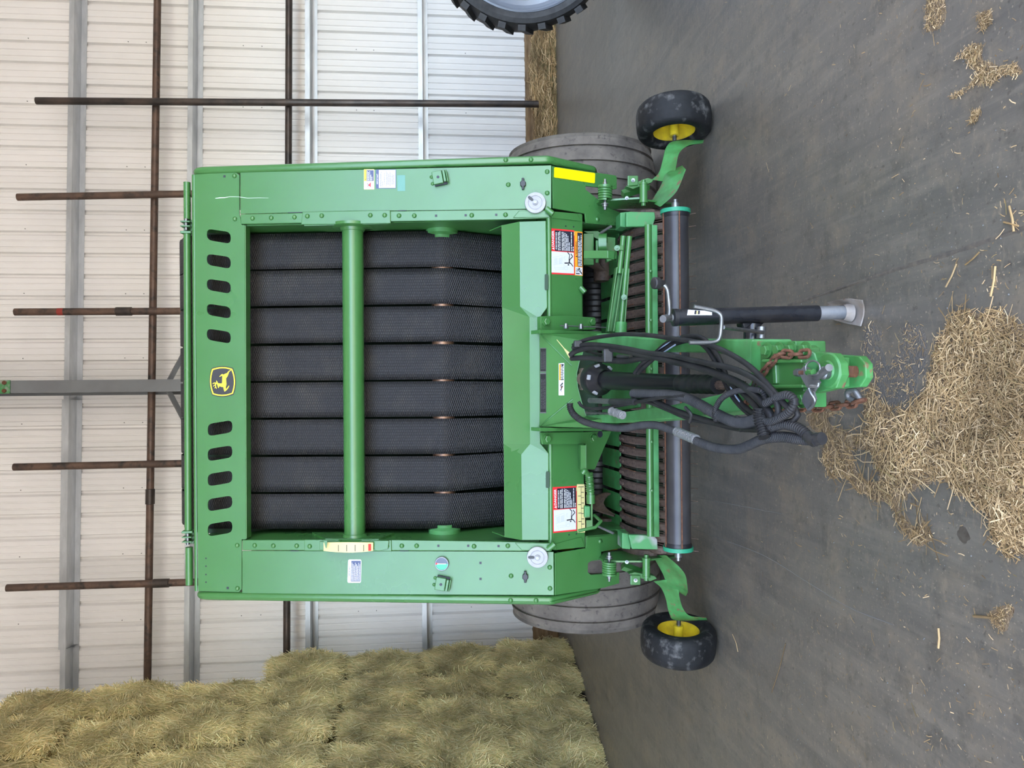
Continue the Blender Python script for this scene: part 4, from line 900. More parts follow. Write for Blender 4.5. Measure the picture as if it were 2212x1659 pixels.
for sg, X, Y in ((-1, 1310, 1085), (1, 1300, 565)):
    c = hy(X, Y, 4.15)
    rows = []
    for k in range(9):
        t = R(-70 + 150 * k / 8); row = []
        for j in range(5):
            r = 0.07 + 0.085 * j / 4; row.append(c + V((sg * (0.11 * k / 8 - 0.05), -math.sin(t) * r * 0.4 - 0.02, math.cos(t) * r - 0.05)))
        rows.append(row)
    MB().solid(rows, V((sg * 0.008, 0.004, 0))).build('auger_flight', M['rust_band'], BL, smooth=50)
    MB().cyl(c + V((-0.1, 0.08, -0.02)), c + V((0.16 * sg, 0.08, -0.02)), 0.05, 18).build('auger_tube', M['rust_band'], BL, smooth=True)
# side sheets of the feed throat and back sheet
for x, d in ((xi, 0.01), (xj, -0.01)):
    MB().prism([(x, 3.95, 0.22), (x, 3.95, 0.60), (x, 4.1, 0.86), (x, 4.65, 0.95), (x, 4.65, 0.22)], (d, 0, 0)).build('throat_side', M['green_worn'], BL)
MB().box((0, 4.66, 0.62), (1.64, 0.02, 0.66)).build('throat_back', M['shade_inside'], BL)
MB().box((0, 4.25, 1.02), (1.6, 0.7, 0.01)).build('throat_roof', M['shade_inside'], BL)

# ---- fittings under the beam, right: light bar, round strap, twin tubes
bar = MB().prism([hy(1261, 541, 3.74), hy(1313, 541, 3.66), hy(1313, 558, 3.66), hy(1261, 558, 3.74)], (0, 0.02, -0.05)).build('support_bar', M['green'], BL, bevel=0.002)
MB().prism([hy(1313, 541, 3.66), hy(1329, 543, 3.67), hy(1326, 561, 3.67), hy(1313, 558, 3.66)], (0, 0.03, -0.02)).build('bar_end', M['green'], bar, bevel=0.002)
MB().lathe(hy(1303, 528, 3.80), (0, -0.3, -1), [(-0.02, 0.055), (0.02, 0.055), (0.02, 0.050), (-0.02, 0.050), (-0.02, 0.055)], 32).build('round_strap', M['green'], BL, smooth=30)
MB().prism([hy(1261, 504, 3.86), hy(1283, 504, 3.86), hy(1283, 572, 3.86), hy(1261, 572, 3.86)], (0, 0.05, 0)).build('strap_plate', M['green'], BL, bevel=0.003)
MB().prism([hy(1308, 511, 3.84), hy(1330, 513, 3.84), hy(1328, 560, 3.84), hy(1310, 566, 3.84)], (0, 0.03, 0)).build('strap_plate', M['green_worn'], BL, bevel=0.003)
MB().cyl(hy(1290, 520, 3.80), hy(1290, 568, 3.80), 0.009, 12).build('strap_rod', M['green'], BL, smooth=True)
MB().prism([hy(1262, 499, 3.88), hy(1292, 499, 3.88), hy(1297, 503, 3.88), hy(1297, 520, 3.88), hy(1262, 500, 3.88)], (0, 0.2, 0)).build('strap_plate', M['green'], BL, bevel=0.002)
TY = 3.52
ta = MB().cyl(hy(1346.5, 510, TY), hy(1338, 591, TY), 0.0125, 20).build('twin_tube', M['green'], BL, smooth=True)
tb = MB().cyl(hy(1359.5, 511, TY), hy(1351.5, 594, TY), 0.0135, 20).build('twin_tube', M['green'], BL, smooth=True)
MB().cyl(hy(1351.5, 594, TY), hy(1340, 715, TY), 0.0125, 20).build('twin_tube', M['green'], BL, smooth=True)
for a, b_ in (((1333.5, 577), (1314, 716)), ((1346.5, 580), (1326, 716)), ((1359, 580), (1350, 697))):
    p, q = hy(*a, TY - 0.012), hy(*b_, TY - 0.012)
    MB().prism([p + V((0, 0, 0.003)), q + V((0, 0, 0.003)), q - V((0, 0, 0.003)), p - V((0, 0, 0.003))], (0, 0.045, 0)).build('tube_channel', M['green'], BL, bevel=0.001)
MB().prism([hy(1335, 590, TY + 0.03), hy(1359, 590, TY + 0.03), hy(1350, 715, TY + 0.03), hy(1315, 715, TY + 0.03)], (0, 0.004, 0)).build('tube_channel', M['green_dust'], BL)
sk = MB().cyl(hy(1342, 696, TY - 0.02), hy(1341, 719, TY - 0.02), 0.0275, 28).build('tube_socket', M['green_worn'], BL, smooth=True)
MB().box(hy(1337, 536, TY - 0.01), (0.022, 0.02, 0.04)).build('tube_clip', M['green'], BL, bevel=0.002)
bolt_at(hy(1333, 536, TY - 0.02), (0, -1, 0.3), 0.009, 0.015, 'green'); bolt_at(hy(1348, 642, TY - 0.02), (0, -1, 0.3), 0.009, 0.015, 'green')
# left side: knife/twine adjuster under the beam, pointer rod over the yellow scale
MB().prism([hy(1254, 961.5, 3.62), hy(1266, 961.5, 3.60), hy(1266, 1014.7, 3.60), hy(1254, 1014.7, 3.62)], (0, 0.06, 0.0)).build('step_bar', M['green'], BL, bevel=0.002)
cl = MB().cyl(hy(1272, 1020, 3.72), hy(1276, 1068, 3.72), 0.019, 20).build('twine_guide', M['green'], BL, smooth=True)
MB().lathe(hy(1276, 1068, 3.72), (-1, 0, 0), [(0, 0.0), (0, 0.022), (0.045, 0.022), (0.045, 0)], 20).build('guide_cap', M['green'], cl, smooth=30)
for k in range(9):
    MB().lathe(hy(1272.3 + k * 0.35, 1024 + k * 4.6, 3.72), (1, 0.1 * math.sin(k * 2), 0.12 * math.cos(k)), [(-0.003, 0.021), (0, 0.023), (0.003, 0.021)], 16).build('wire_wrap', M['green'], cl, smooth=True)
MB().tube(catmull([hy(1258, 1023, 3.60), hy(1264, 1017, 3.60), hy(1270, 1025, 3.62)], 6), 0.012, 12).build('bent_pin', M['green'], BL, smooth=True)
MB().tube([hy(1249, 1147, 3.58), hy(1286, 1139, 3.58), hy(1298, 1126, 3.60), hy(1284, 1113, 3.72)], 0.008, 10).build('pointer_rod', M['green'], BL, smooth=True)
MB().prism([hy(1267, 1140, 3.70), hy(1280, 1140, 3.70), hy(1280, 1070, 3.70), hy(1277, 1070, 3.70), hy(1277, 1124, 3.70), hy(1267, 1124, 3.70)], (0, 0.01, 0)).build('adjuster_frame', M['green'], BL)
MB().box(hy(1268, 1105, 3.74), (0.06, 0.03, 0.03)).build('dirty_block', M['green_bare'], BL, bevel=0.006)
MB().tube([hy(1292, 1137, 3.66), hy(1325, 1152, 3.58)], 0.006, 8).build('stay_rod', M['grey_steel'], BL, smooth=True)
MB().tube([hy(1298, 503, 3.66), hy(1320, 489, 3.58)], 0.006, 8).build('stay_rod', M['grey_steel'], BL, smooth=True)
for X, Y in ((1258, 627),):
    p = hit(X, Y, LP.sh(0.012)); MB().cyl(p + V((0.014, 0, 0.01)), p + V((-0.012, -0.01, -0.012)), 0.013, 16).build('bushing', M['green'], BL, smooth=True)
# ================================================================== tongue, hitch, drive shaft, jack and hoses of the baler
TS = 0.2; TN = V((0, -TS, 1)).normalized()
TPn = Pl((0, 3.55, 0.80), TN)                          # top face of the tongue, falling towards the hitch
# A-frame arms
armR = [(1262, 722), (1300, 720), (1360, 727), (1420, 731.5), (1624, 733), (1624, 800), (1612, 790), (1590, 776), (1560, 765), (1540, 762), (1420, 760.5), (1330, 757), (1262, 748)]
armL = [(1262, 898), (1330, 893), (1400, 881), (1450, 875), (1508, 862), (1560, 850), (1600, 838), (1624, 824), (1624, 884), (1560, 893), (1450, 906), (1400, 909), (1330, 914), (1262, 912)]
def tprism(name, px, off, th, mat, parent=BL, bevel=0.004, pl=TPn, smooth=False, dirv=None):
    p = pl.sh(off); return MB().prism([hit(X, Y, p) for X, Y in px], (dirv if dirv is not None else V((0, 0, -1))) * th).build(name, mat, parent, bevel, smooth)
tprism('tongue_arm', armR, 0.0, 0.13, M['green_dust'], bevel=0.006); tprism('tongue_arm', armL, 0.0, 0.13, M['green_dust'], bevel=0.006)
tprism('tongue_web', [(1300, 756), (1380, 760), (1380, 880), (1300, 894)], -0.115, 0.012, M['green_dust'])
# mounting cheeks on the beam and cover over the gearbox
mr = plate('tongue_mount', rounded([(1167.5, 683), (1230, 682), (1287, 686), (1287, 712), (1168, 716)], 3), LP, 0.030, 0.030, M['green'], bevel=0.003)
ml = plate('tongue_mount', [(1168, 934), (1266, 933), (1321, 931), (1285, 1014.5), (1266.5, 1014.5), (1266.5, 959), (1172, 960)], LP, 0.030, 0.012, M['green'], bevel=0.002)
for X, Y, p_ in ((1179, 695, mr), (1277.6, 696, mr), (1181, 948, ml), (1280.5, 945.5, ml)): on_plane(X, Y, LP, 0.030, hexb, 'bolt', p_)
on_plane(1296, 938, LP, 0.030, MB().lathe((0, 0, 0), (0, 0, 1), [(0, 0.017), (0.001, 0.017), (0.001, 0)], 18).mesh('round_hole', M['navy']), 'round_hole', ml)
for px in ([(1166, 712), (1300, 716), (1300, 722), (1166, 720)], [(1166, 924), (1300, 925), (1300, 931), (1166, 932)]):
    plate('mount_flange', px, LP, 0.075, 0.075, M['green'], bevel=0.002)
MP = Pl(hit(1165, 829, FP.sh(0.03)), (0, -0.80, 0.60))
cov = [(1165, 720), (1200, 722), (1258, 734), (1262, 747), (1259, 763), (1252, 781), (1246, 808), (1248, 835), (1258, 873), (1267, 899), (1240, 912), (1165, 921)]
cover = plate('gearbox_cover', cov, MP, 0.0, 0.006, M['green'], bevel=0.002)
for a, b_ in (((1165, 720), (1235, 790)), ((1165, 921), (1237, 862))):      # pressed creases
    p, q = hit(*a, MP), hit(*b_, MP); MB().tube([p, q], 0.004, 6).build('cover_crease', M['green'], cover, smooth=True)
for px in ([(1166, 720), (1262, 736), (1290, 745), (1290, 722)], [(1166, 921), (1268, 900), (1300, 905), (1300, 925)]):
    a = [hit(X, Y, MP if i < 2 else TPn) for i, (X, Y) in enumerate(px)]
    MB().prism(a, V((0, 0.01, -0.004))).build('cover_side', M['green'], BL)
MB().box(hy(1240, 822, 3.75), (0.36, 0.25, 0.2)).build('gearbox', M['shade_inside'], BL, bevel=0.02)
for (X0, Y0, X1, Y1) in ((1167, 752, 1180, 803), (1167, 806, 1180, 892)):
    d = Decal('rating_plate', (X0, Y1), (X0, Y0), (X1, Y0), (X1, Y1), MP, M['black_plastic'], cover, 0.001)
    d.lines('plate_border', M['grey_steel'], [(0.0, 0.02, 1, 0.02), (0.0, 0.98, 1, 0.98), (0.005, 0, 0.005, 1), (0.995, 0, 0.995, 1)], 0.03); d.dashes('small_text', M['grey_steel'], [(0.1, 0.85, 0.25 + 0.25 * i, 0.31 + 0.25 * i) for i in range(3)], 2, int(Y0))
d = Decal('shaft_warning', (1207, 854), (1207, 785), (1219, 784), (1219, 854), MP, M['white'], cover, 0.001)
d.rects('text_field', M['orange'], [(0.47, 0.97, 0.08, 0.35)]); d.rects('text_field', M['navy'], [(0.47, 0.97, 0.35, 0.92)]); d.dashes('small_text', M['white'], [(0.5, 0.95, 0.42, 0.52), (0.5, 0.9, 0.62, 0.72), (0.5, 0.93, 0.80, 0.88)], 2, 3)
d.lines('symbol', M['logo_black'], [(0.1, 0.5, 0.4, 0.55), (0.15, 0.3, 0.3, 0.8), (0.3, 0.3, 0.38, 0.8)], 0.05, 2)
d.polys('symbol', M['rust'], [[(0.22, 0.4), (0.29, 0.4), (0.29, 0.65), (0.22, 0.65)]], 2.5)
# grease nipples and cable rod on the right
for X, Y in ((1168, 710), (1168, 927)): MB().cyl(hit(X, Y - 3, FP.sh(0.05)), hit(X, Y + 5, FP.sh(0.05)), 0.005, 10).build('grease_nipple', M['zinc'], BL, smooth=True)
MB().tube([hit(1210, 703.5, LP.sh(0.07)), hit(1330, 708.5, LP.sh(0.09))], 0.0028, 8).build('cable_rod', M['grey_steel'], BL, smooth=True)
for X, Y in ((1222.5, 703), (1255, 704)): MB().lathe(hit(X, Y - 4, LP.sh(0.075)), (-1, 0, 0), [(0, 0), (0, 0.009), (0.012, 0.009), (0.012, 0.012), (0.024, 0.012), (0.024, 0)], 12).build('rod_clamp', M['zinc'], BL, smooth=30)

# ---- drive shaft
def shy(X): return 3.40 - (X - 1275) * (3.40 - 2.40) / (1600 - 1275)
def sh(X, Y, d=0.0): return hy(X, Y, shy(X) + d)
dax = (sh(1480, 829) - sh(1300, 822)).normalized()
c0 = sh(1290, 820)
shaft = MB().lathe(c0, dax, [(-0.03, 0.060), (-0.03, 0.072), (0.01, 0.075), (0.03, 0.070), (0.05, 0.050), (0.075, 0.044)], 32).build('shaft_guard_cone', M['black_plastic'], BL, smooth=35)
for ang in (30, 100, 160, 220, 300):
    x, y, dd = frame_of(dax); t = R(ang); u = x * math.cos(t) + y * math.sin(t)
    MB().box(c0 + dax * 0.036 + u * 0.0665, (0.022, 0.012, 0.016), (u.cross(dax), u, dax)).build('guard_window', M['white_plastic'], shaft, bevel=0.002)
MB().lathe(sh(1272, 819), dax, [(-0.06, 0.0), (-0.06, 0.03), (-0.02, 0.045), (0.0, 0.045), (0.02, 0.03), (0.03, 0.03), (0.03, 0.0)], 20).box(sh(1264, 819), (0.10, 0.05, 0.045)).build('universal_joint', M['rust_band'], BL, smooth=30, bevel=0.004)
MB().tube([sh(1304, 821.5), sh(1475, 829)], [0.0405, 0.0335], 32).build('shaft_guard_tube', M['black_plastic'], BL, smooth=True)
MB().tube([sh(1304, 821.5), sh(1316, 822)], [0.046, 0.0425], 32).build('guard_ring', M['black_plastic'], BL, smooth=True)
wr = [sh(1468 + 4 * k, 828.8 + 0.1 * k) for k in range(22)]
MB().tube(wr, [0.0335 + 0.004 * abs(math.sin(k * 2.2)) - 0.0005 * k * 0.3 for k in range(22)], 24).build('taped_sleeve', M['black_rubber'], BL, smooth=True)
sp_ = sh(1545, 832), sh(1606, 833)
x, y, dd = frame_of(sp_[1] - sp_[0]); pts = []
for k in range(48): r = 0.0165 if k % 4 < 2 else 0.0135; t = 2 * math.pi * k / 48; pts.append(sp_[0] + (x * math.cos(t) + y * math.sin(t)) * r)
MB().prism(pts, sp_[1] - sp_[0]).build('splined_shaft', M['rust_band'], BL)

# ---- hitch block, clevis and pin
HP = TPn
base = tprism('hitch_base', rounded([(1622, 737), (1718, 736.5), (1718, 745), (1720, 880), (1626, 880), (1622, 868)], 3), 0.006, 0.09, M['green_worn'], bevel=0.004)
blk = tprism('hitch_block', rounded([(1642, 746), (1742, 746), (1749, 752), (1749, 767), (1735, 770), (1735, 852), (1724, 858), (1724, 872), (1652, 872), (1642, 860)], 3), 0.026, 0.03, M['green'], bevel=0.004)
tprism('hitch_rib', [(1644, 776), (1730, 775), (1730, 784), (1644, 784)], 0.050, 0.03, M['green'], blk); tprism('hitch_rib', [(1650, 832), (1732, 830), (1732, 838), (1650, 840)], 0.050, 0.03, M['green'], blk)
tprism('hitch_rib', [(1666, 786), (1674, 786), (1676, 830), (1668, 830)], 0.036, 0.02, M['green'], blk)
hx = MB().lathe((0, 0, 0), (0, 0, 1), [(0, 0.021), (0.003, 0.021), (0.003, 0.0155), (0.014, 0.0155), (0.016, 0.013), (0.016, 0)], 6).lathe((0, 0, 0), (0, 0, 1), [(0, 0.023), (0.004, 0.023), (0.004, 0)], 20).mesh('hex_bolt', M['green'])
for X, Y in ((1658, 757), (1683.5, 756.5), (1709.5, 756.5), (1741, 756), (1690, 866), (1712, 866), (1735, 863)): on_plane(X, Y, TPn, 0.027, hx, 'bolt', blk)
tongue_tip = tprism('clevis_lower', [(1770, 765), (1807, 766), (1855, 769), (1869, 786), (1870, 816), (1857, 836), (1807, 840), (1770, 842)], -0.060, 0.022, M['green_worn'], bevel=0.003)
cu = tprism('clevis_upper', [(1733, 766), (1752, 759), (1799, 763), (1814, 785), (1816, 810), (1805, 839), (1762, 849), (1736, 843)], 0.030, 0.024, M['green_worn'], bevel=0.003)
tprism('clevis_neck', [(1735, 772), (1790, 772), (1790, 836), (1735, 836)], 0.0, 0.06, M['green_worn'])
c = hit(1790, 800, TPn.sh(0.030)); MB().lathe(c, TN, [(0, 0.046), (0.004, 0.042), (0.004, 0.026), (0.008, 0.022), (0.008, 0)], 36).build('swivel_boss', M['green_worn'], cu, smooth=30)
pin = MB().cyl(hit(1812, 802, TPn.sh(-0.028)), hit(1849, 803, TPn.sh(-0.045)), 0.0150, 20).build('hitch_pin', M['rust'], BL, smooth=True)
ph = MB().lathe(hit(1787, 806, TPn.sh(0.04)), TN, [(0, 0.016), (0.014, 0.017), (0.022, 0.010), (0.024, 0)], 20).build('pin_head', M['zinc'], BL, smooth=True)
MB().cyl(hit(1762, 816, TPn.sh(0.055)), hit(1791, 794, TPn.sh(0.085)), 0.0095, 16).build('pin_handle', M['grey_steel'], ph, smooth=True)
# locking lever: two grey leaves, ring pin, bent wire, green stud
lev = tprism('lock_lever', [(1724, 803), (1737, 790), (1752, 800), (1765, 818), (1770, 826), (1757, 848), (1752, 852), (1742, 836), (1738, 830)], 0.062, 0.006, M['grey_steel'], bevel=0.001)
tprism('lever_leaf', [(1746, 836), (1757, 845), (1762, 862), (1755, 880), (1744, 888), (1738, 878), (1731, 866), (1735, 852)], 0.066, 0.005, M['grey_steel'], lev, bevel=0.001)
ring = [hit(1756 + 15.5 * math.cos(t), 795 + 15.5 * math.sin(t), TPn.sh(0.075 + 0.003 * math.sin(t))) for t in np.linspace(0, 2 * math.pi, 33)]
MB().tube(ring, 0.0026, 8).build('ring_pin', M['zinc'], BL, smooth=True)
MB().tube(catmull([hit(1768, 828, TPn.sh(0.072)), hit(1766, 835, TPn.sh(0.075)), hit(1752, 834, TPn.sh(0.08)), hit(1748, 839, TPn.sh(0.08)), hit(1752, 850, TPn.sh(0.08)), hit(1760, 863, TPn.sh(0.075)), hit(1756, 876, TPn.sh(0.07)), hit(1748, 884, TPn.sh(0.07))], 5), 0.0042, 8).build('bent_wire', M['zinc'], BL, smooth=True)
MB().cyl(hit(1745, 804, TPn.sh(0.07)), hit(1758, 804, TPn.sh(0.075)), 0.0085, 16).build('green_stud', M['green'], BL, smooth=True)
MB().cyl(hit(1722, 805, TPn.sh(0.06)), hit(1737, 805, TPn.sh(0.06)), 0.006, 10).build('lever_bolt', M['rust'], BL, smooth=True)
MB().lathe(hit(1726, 805, TPn.sh(0.06)), (0, 1, 0.2), [(-0.004, 0), (-0.004, 0.011), (0.012, 0.011), (0.012, 0)], 6).build('lever_nut', M['zinc'], BL)
tprism('rusted_cheek', [(1737, 785), (1753, 760), (1758, 764), (1770, 800), (1764, 812), (1750, 798)], 0.034, 0.004, M['green_bare'], bevel=0)

# ---- safety chain, link by link
def chain(name, path, pitch, wire=0.0048, lw=0.0105):
    link_me = None; pts = resample(catmull(path, 8), pitch)
    loop = []
    L = pitch * 0.66
    for k in range(24):
        t = 2 * math.pi * k / 24; u = math.cos(t) * lw + (0); loop.append(V((math.sin(t) * lw * 0.95, math.cos(t) * lw + (L - lw) * (1 if math.cos(t) > 0 else -1), 0)))
    link_me = MB().tube(loop + [loop[0]], wire, 7, caps=False).mesh('chain_link', M['rust'], smooth=True)
    o = bpy.data.objects.new(name, None); COL.objects.link(o); o.parent = BL; o.matrix_parent_inverse = Matrix.Translation(-ROOTLOC[BL.name])
    for i, (a, b_) in enumerate(zip(pts, pts[1:])):
        d = (b_ - a).normalized(); z = V((0, -0.25, 1)); x_ = d.cross(z).normalized(); z = x_.cross(d)
        m = Matrix(((x_.x, d.x, z.x, 0), (x_.y, d.y, z.y, 0), (x_.z, d.z, z.z, 0), (0, 0, 0, 1)))
        link('chain_link', link_me, o, Matrix.Translation((a + b_) / 2) @ m @ Matrix.Rotation(R(90 if i % 2 else 10), 4, 'Y'))
    return o
def tq(X, Y, o): return hit(X, Y, TPn.sh(o))
chain('safety_chain', [tq(1747, 763, 0.045), tq(1715, 766, 0.05), tq(1690, 764, 0.055), tq(1676, 772, 0.055), tq(1660, 792, 0.045), tq(1640, 815, 0.045), tq(1628, 838, 0.04), tq(1614, 862, 0.03), tq(1616, 878, 0.02), tq(1626, 884, 0.01)], 0.030)
def fz(X, Y, z): return hit(X, Y, PZ(z))
chain('safety_chain', [tq(1630, 884, -0.03), tq(1660, 887, -0.05), tq(1690, 884, -0.07), tq(1720, 880, -0.085), tq(1760, 881, -0.095), tq(1800, 877, -0.10), tq(1840, 872, -0.095), tq(1864, 864, -0.09)], 0.032)
MB().tube(catmull([tq(1846, 866, -0.09), tq(1833, 858, -0.085), tq(1832, 846, -0.08), tq(1845, 843, -0.08), tq(1853, 853, -0.085), tq(1860, 866, -0.09)], 5), [0.008] * 26, 10).build('chain_hook', M['grey_steel'], BL, smooth=True)
MB().tube(catmull([tq(1618, 846, 0.05), tq(1640, 812, 0.055), tq(1646, 812, 0.055), tq(1645, 818, 0.055), tq(1626, 848, 0.05)], 6), 0.004, 8).build('snap_link', M['zinc'], BL, smooth=True)

# ---- jack stand
JY = 2.60
def jk(X, Y, d=0.0): return hy(X, Y, JY + d)
ja, jb = jk(1456, 686), jk(1766, 676.5)
jack = MB().tube([ja, jb], [0.0300, 0.0288], 32).build('jack_tube', M['black_paint'], BL, smooth=True)
MB().lathe(ja, ja - jb, [(-0.01, 0.031), (0.004, 0.031), (0.006, 0.026), (0.006, 0.0)], 32).build('jack_cap', M['black_plastic'], jack, smooth=30)
MB().lathe(ja, ja - jb, [(0.006, 0.014), (0.010, 0.014), (0.010, 0.009), (0.03, 0.009), (0.03, 0)], 16).build('jack_spindle', M['zinc'], jack, smooth=30)
je = jk(1832, 674.5); je.z = max(je.z, 0.03)
MB().tube([jb, je], [0.0245, 0.0240], 28).build('jack_inner_tube', M['jack_chrome'], jack, smooth=True)
MB().lathe(je, je - jb, [(-0.012, 0.026), (0.01, 0.033), (0.016, 0.036)], 28).build('jack_collar', M['bare_foot'], jack, smooth=30)
# foot: bent pressed plate lying on the ground
fpx = [[(1786, 653, 0.055), (1824, 645, 0.050), (1861, 648, 0.035)], [(1789, 664, 0.030), (1826, 660, 0.016), (1865, 664, 0.010)], [(1791, 678, 0.022), (1828, 680, 0.006), (1864, 683, 0.006)], [(1795, 690, 0.030), (1828, 699, 0.012), (1858, 705, 0.012)]]
rows = [catmull([fz(*p) for p in r], 4) for r in fpx]; cols = list(zip(*rows)); rows = list(zip(*[catmull(list(c), 4) for c in cols]))
MB().solid([list(r) for r in rows], V((0, 0, -0.006))).build('jack_foot', M['bare_foot'], jack, bevel=0.002, smooth=60)
# crank with knob
cr = catmull([jk(1438, 686, -0.01), jk(1446, 676, -0.02), jk(1444, 640, -0.03), jk(1440, 622, -0.03), jk(1432, 614, -0.03), jk(1424, 612, -0.03)], 6)
MB().tube(cr, 0.0072, 12).build('crank_rod', M['zinc'], jack, smooth=True)
MB().cyl(jk(1447, 685), jk(1432, 689, -0.04), 0.013, 18).build('crank_hub', M['grey_steel'], jack, smooth=True)
kc = jk(1428, 612, -0.03); kd = (jk(1404, 611, -0.045) - kc).normalized()
MB().lathe(kc, kd, [(-0.012, 0.0), (-0.012, 0.012), (0.008, 0.013), (0.010, 0.021), (0.030, 0.022), (0.034, 0.016), (0.034, 0.0)], 9).build('crank_knob', M['black_rubber'], jack, smooth=40, bevel=0.003)
d = Decal('jack_label', (1484, 681), (1486, 669), (1538, 672), (1538, 681), PY(JY - 0.0315), M['white'], jack, 0.0008)
d.rects('text_field', M['navy'], [(0.2, 0.95, 0.28, 0.5)]); d.dashes('small_text', M['cream'], [(0.2, 0.9, 0.36, 0.42)], 2, 3)
# mounting pivot
MB().prism([jk(1602, 700, 0.0), jk(1606, 678, -0.02), jk(1654, 677, -0.02), jk(1656, 694, -0.02), jk(1646, 702, 0.0), jk(1644, 708, 0.0), jk(1606, 712, 0.0)], (0, 0.05, 0)).build('jack_bracket', M['black_paint'], jack, bevel=0.005)
MB().cyl(jk(1626, 700, 0.02), jk(1624, 737, 0.02), 0.030, 28).build('jack_pivot', M['black_paint'], jack, smooth=True)
MB().cyl(jk(1645, 706, -0.03), jk(1644, 731, -0.03), 0.0165, 20).build('pivot_sleeve', M['zinc'], jack, smooth=True)
MB().tube([jk(1562, 707, -0.24), jk(1600, 712, -0.11), jk(1648, 718, -0.05)], 0.0068, 12).build('lock_pin', M['zinc'], jack, smooth=True)
MB().tube(catmull([jk(1499, 662, -0.24), jk(1525, 667, -0.24), jk(1548, 673, -0.24), jk(1558, 683, -0.24), jk(1558, 705, -0.24), jk(1555, 728, -0.24), jk(1547, 738, -0.24), jk(1525, 740, -0.24), jk(1489, 740, -0.24)], 5), 0.0068, 12).build('lock_handle', M['zinc'], jack, smooth=True)

# ---- hoses
HX = [(1220, 3.42), (1260, 3.34), (1300, 3.22), (1400, 2.85), (1500, 2.54), (1600, 2.27), (1640, 2.13), (1700, 2.00), (1800, 1.84)]
def hd(X):
    for (a, ya_), (b_, yb_) in zip(HX, HX[1:]):
        if X <= b_: return ya_ + (yb_ - ya_) * (X - a) / (b_ - a)
    return HX[-1][1]
def hose(name, px, r, d=0.0, mat='hose', ridged=False, seg=10):
    P = catmull([hy(p[0], p[1], hd(p[0]) - 0.03 - d - (p[2] if len(p) > 2 else 0)) for p in px], 8)
    if ridged:
        P = resample(P, 0.0019 if r > 0.010 else 0.0017); rs = [r * (1.0 + 0.10 * (1 if (i % 4) < 2 else -1)) for i in range(len(P))]
        return MB().tube(P, rs, seg + 2).build(name, M[mat], BL, smooth=25)
    return MB().tube(resample(P, 0.02), r, seg).build(name, M[mat], BL, smooth=True)
HR = 0.0092
hose('hydraulic_hose', [(1238, 746), (1262, 735), (1295, 728), (1345, 722), (1400, 724), (1450, 731), (1500, 738), (1540, 748), (1580, 766), (1620, 792), (1650, 822), (1680, 856), (1697, 876), (1704, 884)], 0.0085, 0.05)
hose('hydraulic_hose', [(1237, 752), (1262, 744), (1300, 745), (1350, 752), (1400, 762), (1450, 768), (1500, 779), (1545, 788), (1585, 797), (1625, 815), (1655, 838), (1676, 866), (1682, 888), (1676, 902)], HR, 0.06)
hose('hydraulic_hose', [(1232, 768), (1246, 757), (1280, 751), (1315, 753), (1360, 760), (1410, 770), (1460, 782), (1510, 794), (1560, 812), (1600, 830), (1635, 858), (1658, 886), (1668, 905), (1660, 925)], 0.0125, 0.045)
hose('hydraulic_hose', [(1234, 774), (1270, 773), (1310, 778), (1350, 780), (1385, 774), (1420, 770), (1470, 780), (1520, 797), (1565, 817), (1600, 842), (1630, 872), (1648, 896)], 0.0120, 0.02)
hose('hydraulic_hose', [(1371, 806), (1385, 788), (1410, 768), (1440, 742), (1470, 730), (1500, 726), (1525, 736), (1548, 765), (1560, 790), (1572, 820), (1588, 852), (1606, 876), (1634, 898)], 0.0085, 0.0)
hose('hydraulic_hose', [(1378, 806), (1395, 790), (1420, 768), (1448, 748), (1475, 738), (1500, 736), (1522, 748), (1540, 772), (1554, 800), (1567, 828), (1582, 856), (1602, 880), (1630, 904)], 0.0080, -0.005)
M['hose_print'] = material('pale_blue_hose_stripe', (0.32, 0.40, 0.52, 1), 0.4)
def hose_stripe(px, d): 
    P = resample(catmull([hy(X, Y, hd(X) - 0.03 - d) for X, Y in px], 8), 0.01)
    return MB().tube(P, 0.0030, 6).build('hose_print', M['hose_print'], BL, smooth=True)
hose_stripe([(1578, 835), (1590, 857), (1606, 877), (1630, 896)], 0.010)
hose_stripe([(1410, 766), (1430, 750), (1448, 738), (1470, 727)], 0.009); hose_stripe([(1417, 774), (1440, 757), (1460, 744)], 0.006)
hose('wiring_conduit', [(1231, 871), (1232, 882), (1240, 896), (1258, 909), (1285, 918), (1315, 923), (1350, 925), (1385, 919), (1420, 919), (1450, 929), (1480, 941), (1510, 955), (1545, 967), (1590, 971), (1620, 961), (1650, 948), (1690, 944), (1730, 949), (1762, 950)], 0.0138, 0.02, ridged=True)
hose('wiring_conduit', [(1368, 850), (1410, 851), (1450, 853), (1480, 859), (1510, 873), (1545, 893), (1580, 909), (1610, 913), (1640, 905)], 0.0165, 0.03, ridged=True)
hose('wiring_conduit', [(1548, 912), (1544, 890), (1556, 864), (1580, 848), (1610, 842), (1640, 843), (1650, 850), (1655, 870), (1652, 890)], 0.0085, 0.05, ridged=True)
hose('wiring_conduit', [(1653, 872), (1680, 858), (1700, 853), (1713, 860), (1716, 872), (1704, 890), (1680, 905), (1658, 911), (1648, 900), (1646, 888)], 0.0105, 0.06, ridged=True)
hose('wiring_conduit', [(1640, 882), (1640, 900), (1646, 925), (1652, 945)], 0.0160, 0.07, ridged=True)
hose('wiring_conduit', [(1655, 938), (1668, 924), (1690, 917), (1715, 921), (1735, 932), (1748, 946), (1760, 955)], 0.0130, 0.03, ridged=True)
hose('hydraulic_hose', [(1705, 872), (1718, 882), (1724, 896), (1716, 908), (1695, 913), (1670, 911)], 0.0085, 0.03)
hose('hydraulic_hose', [(1682, 884), (1680, 894), (1668, 908), (1650, 915)], 0.008, 0.05)
